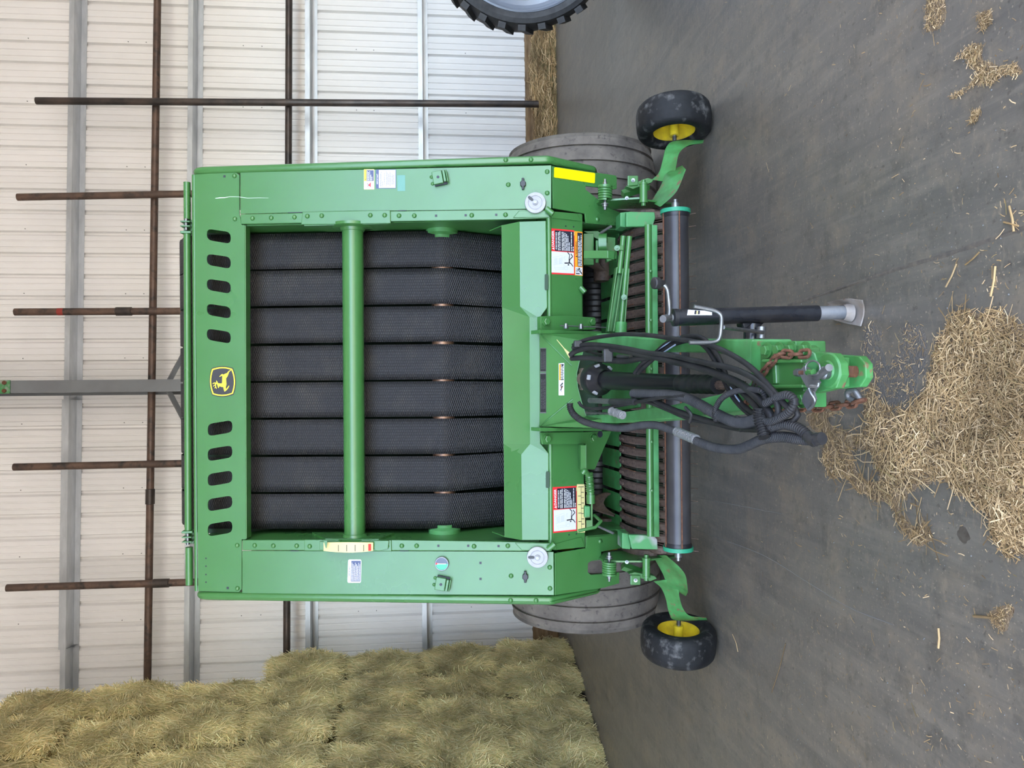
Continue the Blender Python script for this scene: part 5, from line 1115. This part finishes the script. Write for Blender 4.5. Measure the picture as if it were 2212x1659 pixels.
hose('cable', [(1250, 868), (1258, 878), (1280, 883), (1320, 879), (1360, 872), (1400, 864), (1440, 857), (1480, 856)], 0.0070, 0.05)
hose('hydraulic_hose', [(1368, 862), (1372, 852), (1384, 848), (1398, 854), (1420, 868), (1460, 887), (1510, 903), (1560, 916), (1610, 921), (1650, 923)], 0.0095, 0.01)
hose('hydraulic_hose', [(1376, 866), (1400, 868), (1440, 883), (1490, 904), (1540, 913), (1590, 925), (1640, 928)], 0.0095, 0.0)
hose('hydraulic_hose', [(1260, 757), (1290, 764), (1330, 772), (1370, 768)], 0.0065, -0.03)
hose('tape_wrap', [(1462, 932), (1475, 938), (1490, 944), (1504, 950)], 0.0175, 0.02, 'tape')
hose('connector_boot', [(1752, 951), (1762, 949), (1776, 947)], 0.0165, 0.03, 'black_rubber')
hose('connector_boot', [(1744, 941), (1752, 949), (1764, 952)], 0.0150, 0.035, 'black_rubber')
for p, q in (((1484, 880), (1490, 912)), ((1594, 900), (1600, 930)), ((1518, 880), (1522, 892))):
    P = catmull([hy(p[0] - 4, p[1], hd(p[0]) - 0.06), hy((p[0] + q[0]) / 2 + 6, (p[1] + q[1]) / 2, hd(p[0]) - 0.09), hy(*q, hd(p[0]) - 0.06)], 6)
    MB().tube(P, 0.006, 8).build('cable_tie', M['black_rubber'], BL, smooth=True)
# clamp block, couplers
for X, Y, w_, h_ in ((1313, 768, 0.05, 0.055), (1249, 743, 0.05, 0.03)):
    MB().box(hy(X, Y, hd(X) - 0.09), (h_, 0.03, w_ * 0.8)).build('hose_clamp', M['black_rubber'], BL, bevel=0.006)
MB().tube([hy(1335, 770, hd(1335) - 0.03), hy(1363, 772, hd(1363) - 0.03)], 0.009, 8).build('hose_fitting', M['zinc'], BL)
MB().tube([hy(1274, 865, hd(1274) - 0.08), hy(1320, 867.5, hd(1320) - 0.08)], 0.0118, 20).build('coupler_sleeve', M['zinc'], BL, smooth=True)
MB().tube([hy(1320, 868, hd(1320) - 0.08), hy(1372, 868, hd(1372) - 0.08)], 0.0135, 16).build('coupler_boot', M['black_rubber'], BL, smooth=True)
a, b_ = hy(1320, 888, hd(1320) - 0.10), hy(1345, 897, hd(1345) - 0.10); P = [a.lerp(b_, k / 12) for k in range(13)]
MB().tube(P, [0.016 + 0.0025 * math.sin(k * 1.6) for k in range(13)], 24).build('white_coupling', M['tape'], BL, smooth=True)
P = [hy(1266 + 5 * k, 891 + 0.25 * k, hd(1266 + 5 * k) - 0.05) for k in range(12)]
MB().tube(P, [0.004 if k % 2 else 0.006 for k in range(12)], 8).build('bead_chain', M['zinc'], BL, smooth=True)
MB().tube([hit(1203, 734, MP.sh(0.01)), hit(1218, 752, MP.sh(0.04)), hit(1230, 766, MP.sh(0.06)), hit(1234, 775, MP.sh(0.06))], [0.0016, 0.0025, 0.009, 0.006], 6).build('yellow_tag', M['cream'], BL, smooth=True)
# ================================================================== hay, litter, tractor wheel
def strand_material(name, cols, rough=0.75):
    m = bpy.data.materials.new(name); m.use_nodes = True; t = m.node_tree; b = t.nodes['Principled BSDF']; N = t.nodes.new; L = t.links.new
    g = N('ShaderNodeNewGeometry'); r = N('ShaderNodeValToRGB'); e = r.color_ramp.elements; e[0].position = 0; e[0].color = cols[0]; e[1].position = 1; e[1].color = cols[-1]
    for i, c in enumerate(cols[1:-1]): q = e.new((i + 1) / (len(cols) - 1)); q.color = c
    L(g.outputs['Random Per Island'], r.inputs[0])
    tc = N('ShaderNodeTexCoord'); nz = N('ShaderNodeTexNoise'); nz.inputs['Scale'].default_value = 3.0; nz.inputs['Detail'].default_value = 3; L(tc.outputs['Object'], nz.inputs['Vector'])
    mr = N('ShaderNodeMapRange'); mr.inputs[1].default_value = 0.3; mr.inputs[2].default_value = 0.7; mr.inputs[3].default_value = 0.55; mr.inputs[4].default_value = 1.35; L(nz.outputs['Fac'], mr.inputs[0])
    mx = N('ShaderNodeVectorMath'); mx.operation = 'SCALE'; L(r.outputs[0], mx.inputs[0]); L(mr.outputs[0], mx.inputs['Scale'])
    L(mx.outputs[0], b.inputs['Base Color']); b.inputs['Roughness'].default_value = rough; b.inputs['Specular IOR Level'].default_value = 0.25
    return m
def strands_mesh(name, P, D, N_, Ls, Ws, mat, curl=0.15, rng=None):
    """ribbons of two quads: centre P, direction D, face normal N_"""
    n = len(P); S = np.cross(D, N_); S /= np.linalg.norm(S, axis=1)[:, None] + 1e-9
    Ls = Ls[:, None]; Ws = Ws[:, None]; c = rng.normal(0, curl, (n, 1)) * Ls
    a = P - D * Ls / 2; b = P + S * c + N_ * np.abs(c) * 0.5; e = P + D * Ls / 2
    vs = np.stack([a - S * Ws / 2, a + S * Ws / 2, b - S * Ws / 2, b + S * Ws / 2, e - S * Ws / 2, e + S * Ws / 2], 1).reshape(-1, 3)
    base = np.arange(n)[:, None] * 6; q = np.concatenate([base + [0, 1, 3, 2], base + [2, 3, 5, 4]], 1).reshape(-1, 4)
    me = bpy.data.meshes.new(name); me.vertices.add(len(vs)); me.vertices.foreach_set('co', vs.astype(np.float32).ravel())
    me.loops.add(q.size); me.loops.foreach_set('vertex_index', q.astype(np.int32).ravel()); me.polygons.add(len(q)); me.polygons.foreach_set('loop_start', np.arange(0, q.size, 4, dtype=np.int32))
    me.update(calc_edges=True); me.validate(); me.materials.append(mat); return me
rng = np.random.default_rng(11)
M['hay_core'] = material('hay_mass', (0.1648, 0.1331, 0.0596, 1), 0.95, col2=(0.2800, 0.2186, 0.1016, 1), scale=14, col3=(0.0988, 0.0861, 0.0338, 1), scale3=30, amount3=(0.5, 0.7), bump=0.9, bscale=60)
M['hay'] = strand_material('hay_strands', [(0.3556, 0.3273, 0.1202, 1), (0.6164, 0.5239, 0.2402, 1), (0.7823, 0.6330, 0.3123, 1), (0.4978, 0.4802, 0.2161, 1), (0.9215, 0.7422, 0.4083, 1), (0.4267, 0.4146, 0.1921, 1), (0.9215, 0.8730, 0.5284, 1), (0.5689, 0.4146, 0.1921, 1)])
M['straw'] = strand_material('straw_litter', [(0.1921, 0.1200, 0.0504, 1), (0.4294, 0.2900, 0.1386, 1), (0.2825, 0.1800, 0.0798, 1), (0.5650, 0.4000, 0.2100, 1), (0.1582, 0.1000, 0.0462, 1), (0.4746, 0.3300, 0.1680, 1), (0.7232, 0.5400, 0.3192, 1), (0.2486, 0.1900, 0.0714, 1)])
M['chaff'] = material('brown_chaff_dust', (0.1925, 0.1320, 0.0765, 1), 0.95, col2=(0.2640, 0.1900, 0.1125, 1), scale=12, col3=(0.1100, 0.0720, 0.0378, 1), scale3=60, amount3=(0.5, 0.7), bump=0.8, bscale=160)
BW, BD, BH = 0.49, 0.86, 0.84
def bale_variant(i):
    r = np.random.default_rng(100 + i); nx, ny, nz_ = 8, 10, 12; bm = bmesh.new(); bmesh.ops.create_cube(bm, size=1.0)
    bmesh.ops.subdivide_edges(bm, edges=bm.edges, cuts=9, use_grid_fill=True)
    off = V((i * 7.3, i * 2.1, 0))
    def shape(p):
        q = V((p.x * 2, p.y * 2, p.z * 2)); l6 = (abs(q.x)**5 + abs(q.y)**5 + abs(q.z)**5) ** (1/5); q = q / max(l6, 0.3) * max(abs(q.x), abs(q.y), abs(q.z))
        w = V((q.x * BW / 2, q.y * BD / 2, q.z * BH / 2)); d = noise.noise(w * 4 + off) * 0.05 + noise.noise(w * 11 + off) * 0.03
        return w + V((w.x / BW, w.y / BD, w.z / BH)) * d * 1.2
    for v in bm.verts: v.co = shape(v.co)
    me = bpy.data.meshes.new('bale_core'); bm.to_mesh(me); bm.free(); me.materials.append(M['hay_core'])
    n = 8500; P = np.zeros((n, 3)); NN = np.zeros((n, 3))
    face = r.choice(4, n, p=[0.60, 0.14, 0.13, 0.13]); uv = r.uniform(-0.5, 0.5, (n, 2))
    for k in range(n):
        a, b = uv[k]
        p, nn = [((a, -0.5, b), (0, -1, 0)), ((a, b, 0.5), (0, 0, 1)), ((-0.5, a, b), (-1, 0, 0)), ((0.5, a, b), (1, 0, 0))][face[k]]
        P[k] = shape(V(p)); NN[k] = nn
    P += NN * r.uniform(-0.004, 0.022, (n, 1))
    # lie of the stalks: mostly one way with local swirl
    lean = np.array([noise.noise(V(p) * 3.5 + off * 2) for p in P]) * 2.2 + r.normal(0.25, 0.5, n)
    D = np.stack([np.sin(lean), np.zeros(n), np.cos(lean)], 1); top_ = face == 1; D[top_] = np.stack([np.sin(lean), np.cos(lean), np.zeros(n)], 1)[top_]
    sd = face >= 2; D[sd] = np.stack([np.zeros(n), np.sin(lean), np.cos(lean)], 1)[sd]
    D += NN * r.normal(0.05, 0.16, (n, 1)); D /= np.linalg.norm(D, axis=1)[:, None]
    sm = strands_mesh('hay_strands', P, D, NN, r.uniform(0.06, 0.26, n), r.uniform(0.0032, 0.0072, n), M['hay'], 0.10, r)
    return me, sm
variants = [bale_variant(i) for i in range(4)]
HA, HB = V((-3.40, 6.60, 0)), V((-2.94, 8.64, 0)); HDIR = (HB - HA).normalized(); HNR = V((HDIR.y, -HDIR.x, 0))
ORD = ['first', 'second', 'third', 'fourth', 'fifth', 'sixth', 'seventh', 'eighth']
LAY = ['bottom', 'second', 'third', 'fourth', 'fifth', 'sixth', 'seventh']
rb = random.Random(5)
for lay in range(7):
    far = 1 if lay >= 4 else 0
    for colm in range(far, 6):
        s_ = (HB - HA).length - (colm + 0.5) * BW
        if lay >= 4: s_ += 0.06
        c = HA + HDIR * s_ - HNR * (BD / 2 - rb.uniform(-0.06, 0.06) + 0.012 * lay) + V((0, 0, BH / 2 + lay * BH * 0.995))
        # skip bales that lie wholly outside the frame
        rel = c + HNR * BD / 2 - CAM; zc_ = rel.dot(FW); X = CX - rel.dot(UP) / zc_ * FPX; Y = CY - rel.dot(RT) / zc_ * FPX
        if X < -110 or Y > 1659 + 75: continue
        me, sm = variants[rb.randrange(4)]
        rot = Matrix(((HDIR.x, -HNR.x, 0, 0), (HDIR.y, -HNR.y, 0, 0), (0, 0, 1, 0), (0, 0, 0, 1)))
        flip = Matrix.Rotation(math.pi if rb.random() < 0.5 else 0, 4, 'Y') @ Matrix.Rotation(R(rb.uniform(-2.5, 2.5)), 4, 'Y')
        o = bpy.data.objects.new('hay_bale', me); COL.objects.link(o); o.matrix_world = Matrix.Translation(c) @ rot @ flip
        k = link('hay_strands', sm, o); k['kind'] = 'stuff'
        tag(o, f'green-brown hay bale in the {LAY[lay]} layer of the stack, {ORD[colm - far]} from the wall end', 'hay bale', 'hay bales in the tall stack beside the baler')

# ---- px polygon helpers
def inside(X, Y, poly):
    r = False; n = len(poly)
    for i in range(n):
        (x1, y1), (x2, y2) = poly[i], poly[i-1]
        if (y1 > Y) != (y2 > Y) and X < (x2-x1) * (Y-y1) / (y2-y1) + x1: r = not r
    return r
def dist_in(X, Y, poly):
    d = 1e9; n = len(poly)
    for i in range(n):
        (x1, y1), (x2, y2) = poly[i], poly[i-1]; L = (x2-x1)**2 + (y2-y1)**2; t = max(0, min(1, ((X-x1)*(x2-x1) + (Y-y1)*(y2-y1)) / L)); d = min(d, math.hypot(X-x1-t*(x2-x1), Y-y1-t*(y2-y1)))
    return d if inside(X, Y, poly) else -d
def floor_xy(poly): return [(p.x, p.y) for p in (hit(X, Y, PZ(0)) for X, Y in poly)]
def patch(name, poly, mat, h, n_str, len_, wid, label, cat, edge=0.05, bare=(), spread=0.06, step=0.03, strand_mat='straw', parent=None):
    """a low irregular heap on the floor inside the outline, with loose stalks over it"""
    W_ = floor_xy(poly); xs = [p[0] for p in W_]; ys = [p[1] for p in W_]; x0, x1, y0, y1 = min(xs) - spread, max(xs) + spread, min(ys) - spread, max(ys) + spread
    B_ = [floor_xy(b) for b in bare]; nx = int((x1-x0)/step) + 2; ny = int((y1-y0)/step) + 2; H = {}
    def height(x, y):
        d = dist_in(x, y, W_)
        for b in B_: d = min(d, -dist_in(x, y, b))
        nz = noise.noise(V((x*7, y*7, 1.3))) * 0.5 + noise.noise(V((x*19, y*19, 4.1))) * 0.35
        return max(-1.0, min(1.0, d / edge)) + nz * 0.9 - 0.15, d
    mb = MB(); idx = {}
    for i in range(nx):
        for j in range(ny):
            x, y = x0 + i*step, y0 + j*step; f, d = height(x, y); H[i, j] = f
    def vid(i, j):
        if (i, j) not in idx: idx[i, j] = len(mb.v); mb.v.append(V((x0+i*step, y0+j*step, max(-0.004, H[i, j] * h * (0.55 + 0.45 * noise.noise(V((i*0.9, j*0.9, 7))))))))
        return idx[i, j]
    for i in range(nx-1):
        for j in range(ny-1):
            if max(H[i, j], H[i+1, j], H[i, j+1], H[i+1, j+1]) > 0: mb.f.append((vid(i, j), vid(i+1, j), vid(i+1, j+1), vid(i, j+1)))
    if not mb.v: mb.prism([(xs[0], ys[0], 0), (xs[0]+.01, ys[0], 0), (xs[0], ys[0]+.01, 0)], (0, 0, 0.002))
    o = mb.build(name, mat, parent, smooth=80, fix=False); tag(o, label, cat, kind='stuff')
    P = []
    pxs = [p[0] for p in poly]; pys = [p[1] for p in poly]; tries = 0
    while len(P) < n_str and tries < n_str * 25:
        tries += 1; X, Y = rng.uniform(min(pxs), max(pxs)), rng.uniform(min(pys), max(pys)); p = hit(X, Y, PZ(0)); f, d = height(p.x, p.y)
        if f > -0.1 and rng.random() < min(1, 0.25 + max(f, 0)): P.append((p.x, p.y, max(0, f) * h * 0.55 + rng.uniform(0.001, 0.010)))
    if P:
        n = len(P); P = np.array(P); an = rng.uniform(0, 2*np.pi, n); D = np.stack([np.cos(an), np.sin(an), rng.normal(0, 0.10, n)], 1); D /= np.linalg.norm(D, axis=1)[:, None]
        NN = np.stack([rng.normal(0, 0.35, n), rng.normal(0, 0.35, n), np.ones(n)], 1); NN /= np.linalg.norm(NN, axis=1)[:, None]
        sm = strands_mesh('stalks', P, D, NN, np.minimum(rng.gamma(2.2, len_ / 2.2, n), len_ * 3.2), rng.uniform(wid * 0.5, wid * 1.2, n), M[strand_mat], 0.12, rng); k = link('stalks', sm, o); k['kind'] = 'stuff'
    return o
main = [(1735, 893), (1745, 925), (1782, 952), (1772, 985), (1790, 1030), (1830, 1058), (1880, 1075), (1908, 1090), (1928, 1112), (1938, 1150), (1960, 1165), (2010, 1192), (2030, 1185), (2024, 1150), (1998, 1112), (1962, 1078), (1978, 1050), (2040, 1046), (2064, 1080), (2124, 1110), (2132, 1168), (2165, 1205), (2290, 1215), (2300, 735), (2230, 730), (2190, 690), (2140, 668), (2090, 650), (2060, 655), (2040, 690), (2025, 730), (2010, 790), (1990, 850), (1965, 870), (1930, 880), (1895, 862), (1880, 815), (1872, 855), (1868, 890), (1840, 900), (1800, 870), (1760, 868)]
patch('hay_litter', main, M['chaff'], 0.012, 13500, 0.021, 0.0024, 'heap of chopped straw and chaff scattered in front of the hitch', 'straw litter', 0.07, bare=[[(1790, 905), (1860, 880), (1880, 925), (1840, 935), (1800, 925)], [(1845, 975), (1880, 985), (1905, 1030), (1870, 1040)], [(1950, 1085), (1990, 1110), (1985, 1125), (1950, 1105)]], step=0.022)
P = []
while len(P) < 320:
    X, Y = rng.uniform(1760, 2212), rng.uniform(640, 1200)
    if inside(X, Y, main): P.append(tuple(hit(X, Y, PZ(0.014))))
P = np.array(P); n = len(P); an = rng.uniform(0, 6.28, n); D = np.stack([np.cos(an), np.sin(an), rng.normal(0, 0.08, n)], 1); D /= np.linalg.norm(D, axis=1)[:, None]
o = link('long_stalks', strands_mesh('long_stalks', P, D, np.tile([0.0, 0.0, 1.0], (n, 1)), rng.uniform(0.05, 0.13, n), rng.uniform(0.0022, 0.0045, n), M['straw'], 0.08, rng)); tag(o, 'longer straw stalks lying on top of the chopped heap', 'straw', kind='stuff')
dust = [(1862, 700), (1885, 690), (1930, 740), (1960, 690), (2020, 685), (2030, 730), (2010, 800), (1990, 860), (1930, 885), (1890, 865), (1872, 800), (1862, 750)]
patch('chaff_dust', dust, material('fine_grey_brown_dust', (0.135, 0.115, 0.092, 1), 0.95, col2=(0.105, 0.096, 0.084, 1), scale=9, bump=0.5, bscale=120), 0.006, 500, 0.012, 0.002, 'thin patch of grey-brown dust between the jack foot and the straw heap', 'dust', 0.22, step=0.018)
for k, (poly, n, lab) in enumerate([
    ([(2000, -40), (2040, -40), (2045, 40), (2030, 70), (2000, 65), (1998, 20)], 160, 'narrow patch of wet brown chaff at the picture edge near the tractor wheel'),
    ([(2118, 30), (2140, 24), (2146, 45), (2130, 70), (2108, 66)], 90, 'small oval patch of brown chaff on bare floor'),
    ([(2078, 105), (2100, 88), (2125, 95), (2128, 125), (2160, 135), (2200, 128), (2208, 155), (2160, 175), (2120, 190), (2080, 208), (2052, 212), (2090, 180), (2108, 160), (2090, 140), (2060, 130)], 420, 'branching brown chaff patch with straw on top'),
    ([(2105, 235), (2128, 232), (2110, 268), (2090, 275)], 90, 'small slanted patch of brown chaff'),
    ([(2130, 1320), (2160, 1302), (2190, 1310), (2185, 1360), (2165, 1375), (2140, 1350)], 90, 'small straw patch near the picture edge below the heap')]):
    patch('chaff_patch', poly, M['chaff'] if k < 5 else bpy.data.materials['fine_grey_brown_dust'], 0.005, n * 2, 0.010, 0.0020, lab, 'chaff', 0.04 if k < 5 else 0.16, step=0.015)
patch('wet_stain', [(2060, 1150), (2075, 1130), (2088, 1135), (2098, 1165), (2085, 1178), (2068, 1172)], material('dark_wet_stain', (0.055, 0.043, 0.032, 1), 0.6, col2=(0.095, 0.08, 0.062, 1), scale=30), 0.002, 0, 0.01, 0.002, 'dark brown wet stain on the floor beside the straw heap', 'stain', 0.04, step=0.012)
# single stalks scattered over the whole floor
P = []
while len(P) < 1000:
    X, Y = rng.uniform(1230, 2212), rng.uniform(0, 1659); p = hit(X, Y, PZ(0.002))
    if p.y > 9.2: continue
    if X < 1640 and 300 < Y < 1330: continue
    if Y < 1100 and rng.random() < 0.45: continue
    P.append(tuple(p))
for X, Y in ((1233, 1395), (1250, 1450), (1262, 1490), (1275, 1530), (1290, 1580), (1305, 1630)):           # along the foot of the stack
    for k in range(130): P.append(tuple(hit(X + abs(rng.normal(0, 14)) + 3, Y + rng.normal(0, 28), PZ(0.003))))
for X, Y in ((1655, 520), (2190, 480), (2150, 560), (2050, 560), (2160, 600), (2185, 440)):
    for k in range(14): P.append(tuple(hit(X + rng.normal(0, 22), Y + rng.normal(0, 22), PZ(0.003))))
P = np.array(P); n = len(P); an = rng.normal(1.2, 0.9, n); D = np.stack([np.cos(an), np.sin(an), np.zeros(n)], 1); NN = np.tile([0.0, 0.0, 1.0], (n, 1))
so_ = link('loose_stalks', strands_mesh('loose_stalks', P, D, NN, np.minimum(rng.gamma(1.4, 0.008, n), 0.07), rng.uniform(0.0014, 0.0030, n), M['straw'], 0.06, rng))
tag(so_, 'single pale straw stalks strewn over the grey floor', 'straw', kind='stuff')
# a few bold stalks
bp_ = [((1697, 1390), (1667, 1496), 0.003), ((2103, 1331), (2145, 1335), 0.008), ((2027, 1357), (2027, 1400), 0.007), ((2066, 570), (2043, 620), 0.005), ((2150, 575), (2140, 640), 0.006), ((2115, 545), (2085, 572), 0.005), ((1582, 1370), (1594, 1408), 0.003), ((2180, 445), (2190, 500), 0.006), ((2168, 480), (2200, 488), 0.005)]
mb = MB()
for a, b_, w_ in bp_: mb.tube([hit(*a, PZ(0.004)), hit((a[0]+b_[0])/2 + 2, (a[1]+b_[1])/2, PZ(0.006)), hit(*b_, PZ(0.004))], w_ / 2, 6)
tag(mb.build('straw_stem', M['straw']), 'longer thick pale straw stems lying apart on the bare floor', 'straw', kind='stuff')
# pebbles
mb = MB()
for k in range(200):
    X, Y = rng.uniform(1400, 2212), rng.uniform(0, 1659); p = hit(X, Y, PZ(0.0)); r = rng.uniform(0.0012, 0.0036)
    if 300 < Y < 1300 and X < 1560: continue
    mb.lathe(p, (0.2, 0.1, 1), [(-r*0.2, r*0.9), (r*0.5, r*0.8), (r*0.8, 0.0)], 5)
tag(mb.build('grit', material('pale_grit', (0.15, 0.145, 0.135, 1), 0.8)), 'pale bits of grit strewn over the floor', 'grit', kind='stuff')

# ---- drift of loose hay along the wall
rows = []; Ps = []; Ns = []
for i in range(90):
    s_ = -2.9 + i * 0.075; row = []
    hgt = 0.24 + 0.06 * noise.noise(V((s_ * 1.3, 0, 0))) + 0.03 * noise.noise(V((s_ * 6, 1, 0)))
    for j in range(9):
        t = j / 8; o_ = 0.17 + 0.43 * t; z = max(-0.01, hgt * (1 - t) ** 0.7 + 0.02 * noise.noise(V((s_ * 9, t * 5, 2))) - (0.02 if j == 8 else 0))
        row.append(wpt(s_, z, o_))
    rows.append(row)
drift = MB().grid(rows).build('hay_drift', M['hay_core'], smooth=80, fix=False); tag(drift, 'low drift of loose tan hay along the foot of the back wall', 'loose hay', kind='stuff')
n = 5000; I = rng.uniform(0, 88.9, n); J = rng.uniform(0, 7.9, n); Ps = np.zeros((n, 3))
for k in range(n):
    i, j = int(I[k]), int(J[k]); Ps[k] = rows[i][j].lerp(rows[i+1][j], I[k] - i).lerp(rows[i][j+1].lerp(rows[i+1][j+1], I[k] - i), J[k] - j) + V((0, -0.012, 0.010))
an = rng.normal(0, 0.5, n); D = np.outer(np.cos(an), np.array(WE)) + np.outer(np.sin(an), np.array([0, -0.75, -0.4])); D /= np.linalg.norm(D, axis=1)[:, None]; NN = np.tile(np.array([0, -0.55, 0.8]), (n, 1)) + rng.normal(0, 0.2, (n, 3)); NN /= np.linalg.norm(NN, axis=1)[:, None]
k = link('stalks', strands_mesh('stalks', Ps, D, NN, rng.uniform(0.05, 0.2, n), rng.uniform(0.005, 0.011, n), M['straw'], 0.12, rng), drift); k['kind'] = 'stuff'

# ---- tractor wheel at the picture edge
wc = V((3.62, 5.95, 0.80)); wax = V((-0.30, -0.95, 0)).normalized()
tw = root('tractor_wheel', (3.62, 5.95, 0), 'large black lugged tractor wheel with silver-grey rim at the picture edge', 'wheel')
twt = MB().lathe(wc, wax, [(0.16, 0.640), (0.20, 0.660), (0.215, 0.700), (0.205, 0.735), (0.17, 0.752), (0.0, 0.765), (-0.17, 0.752), (-0.205, 0.735), (-0.215, 0.70), (-0.16, 0.64)], 96).build('tyre', M['tyre_black'], tw, smooth=35)
x_, y_, d_ = frame_of(wax)
lug = MB(); lug.prism([V((-0.030, 0.0, 0.205)), V((0.030, 0.0, 0.205)), V((0.120, 0.0, 0.0)), V((0.060, 0.0, 0.0))], V((0, 0.045, 0))); lug_me = lug.mesh('lug', M['tyre_black'])
for k in range(30):
    t = 2 * math.pi * k / 30; u = x_ * math.cos(t) + y_ * math.sin(t); tn = d_.cross(u)
    m = Matrix(((tn.x, u.x, d_.x, 0), (tn.y, u.y, d_.y, 0), (tn.z, u.z, d_.z, 0), (0, 0, 0, 1)))
    link('lug', lug_me, twt, Matrix.Translation(wc + u * 0.744) @ m)
MB().lathe(wc, wax, [(0.165, 0.645), (0.185, 0.655), (0.19, 0.640), (0.165, 0.625), (0.12, 0.615), (0.10, 0.590), (0.06, 0.585), (0.04, 0.545), (0.0, 0.535), (-0.02, 0.45), (-0.01, 0.25), (0.02, 0.12), (0.06, 0.10), (0.06, 0)], 96).build('rim', M['rim_grey'], tw, smooth=30)
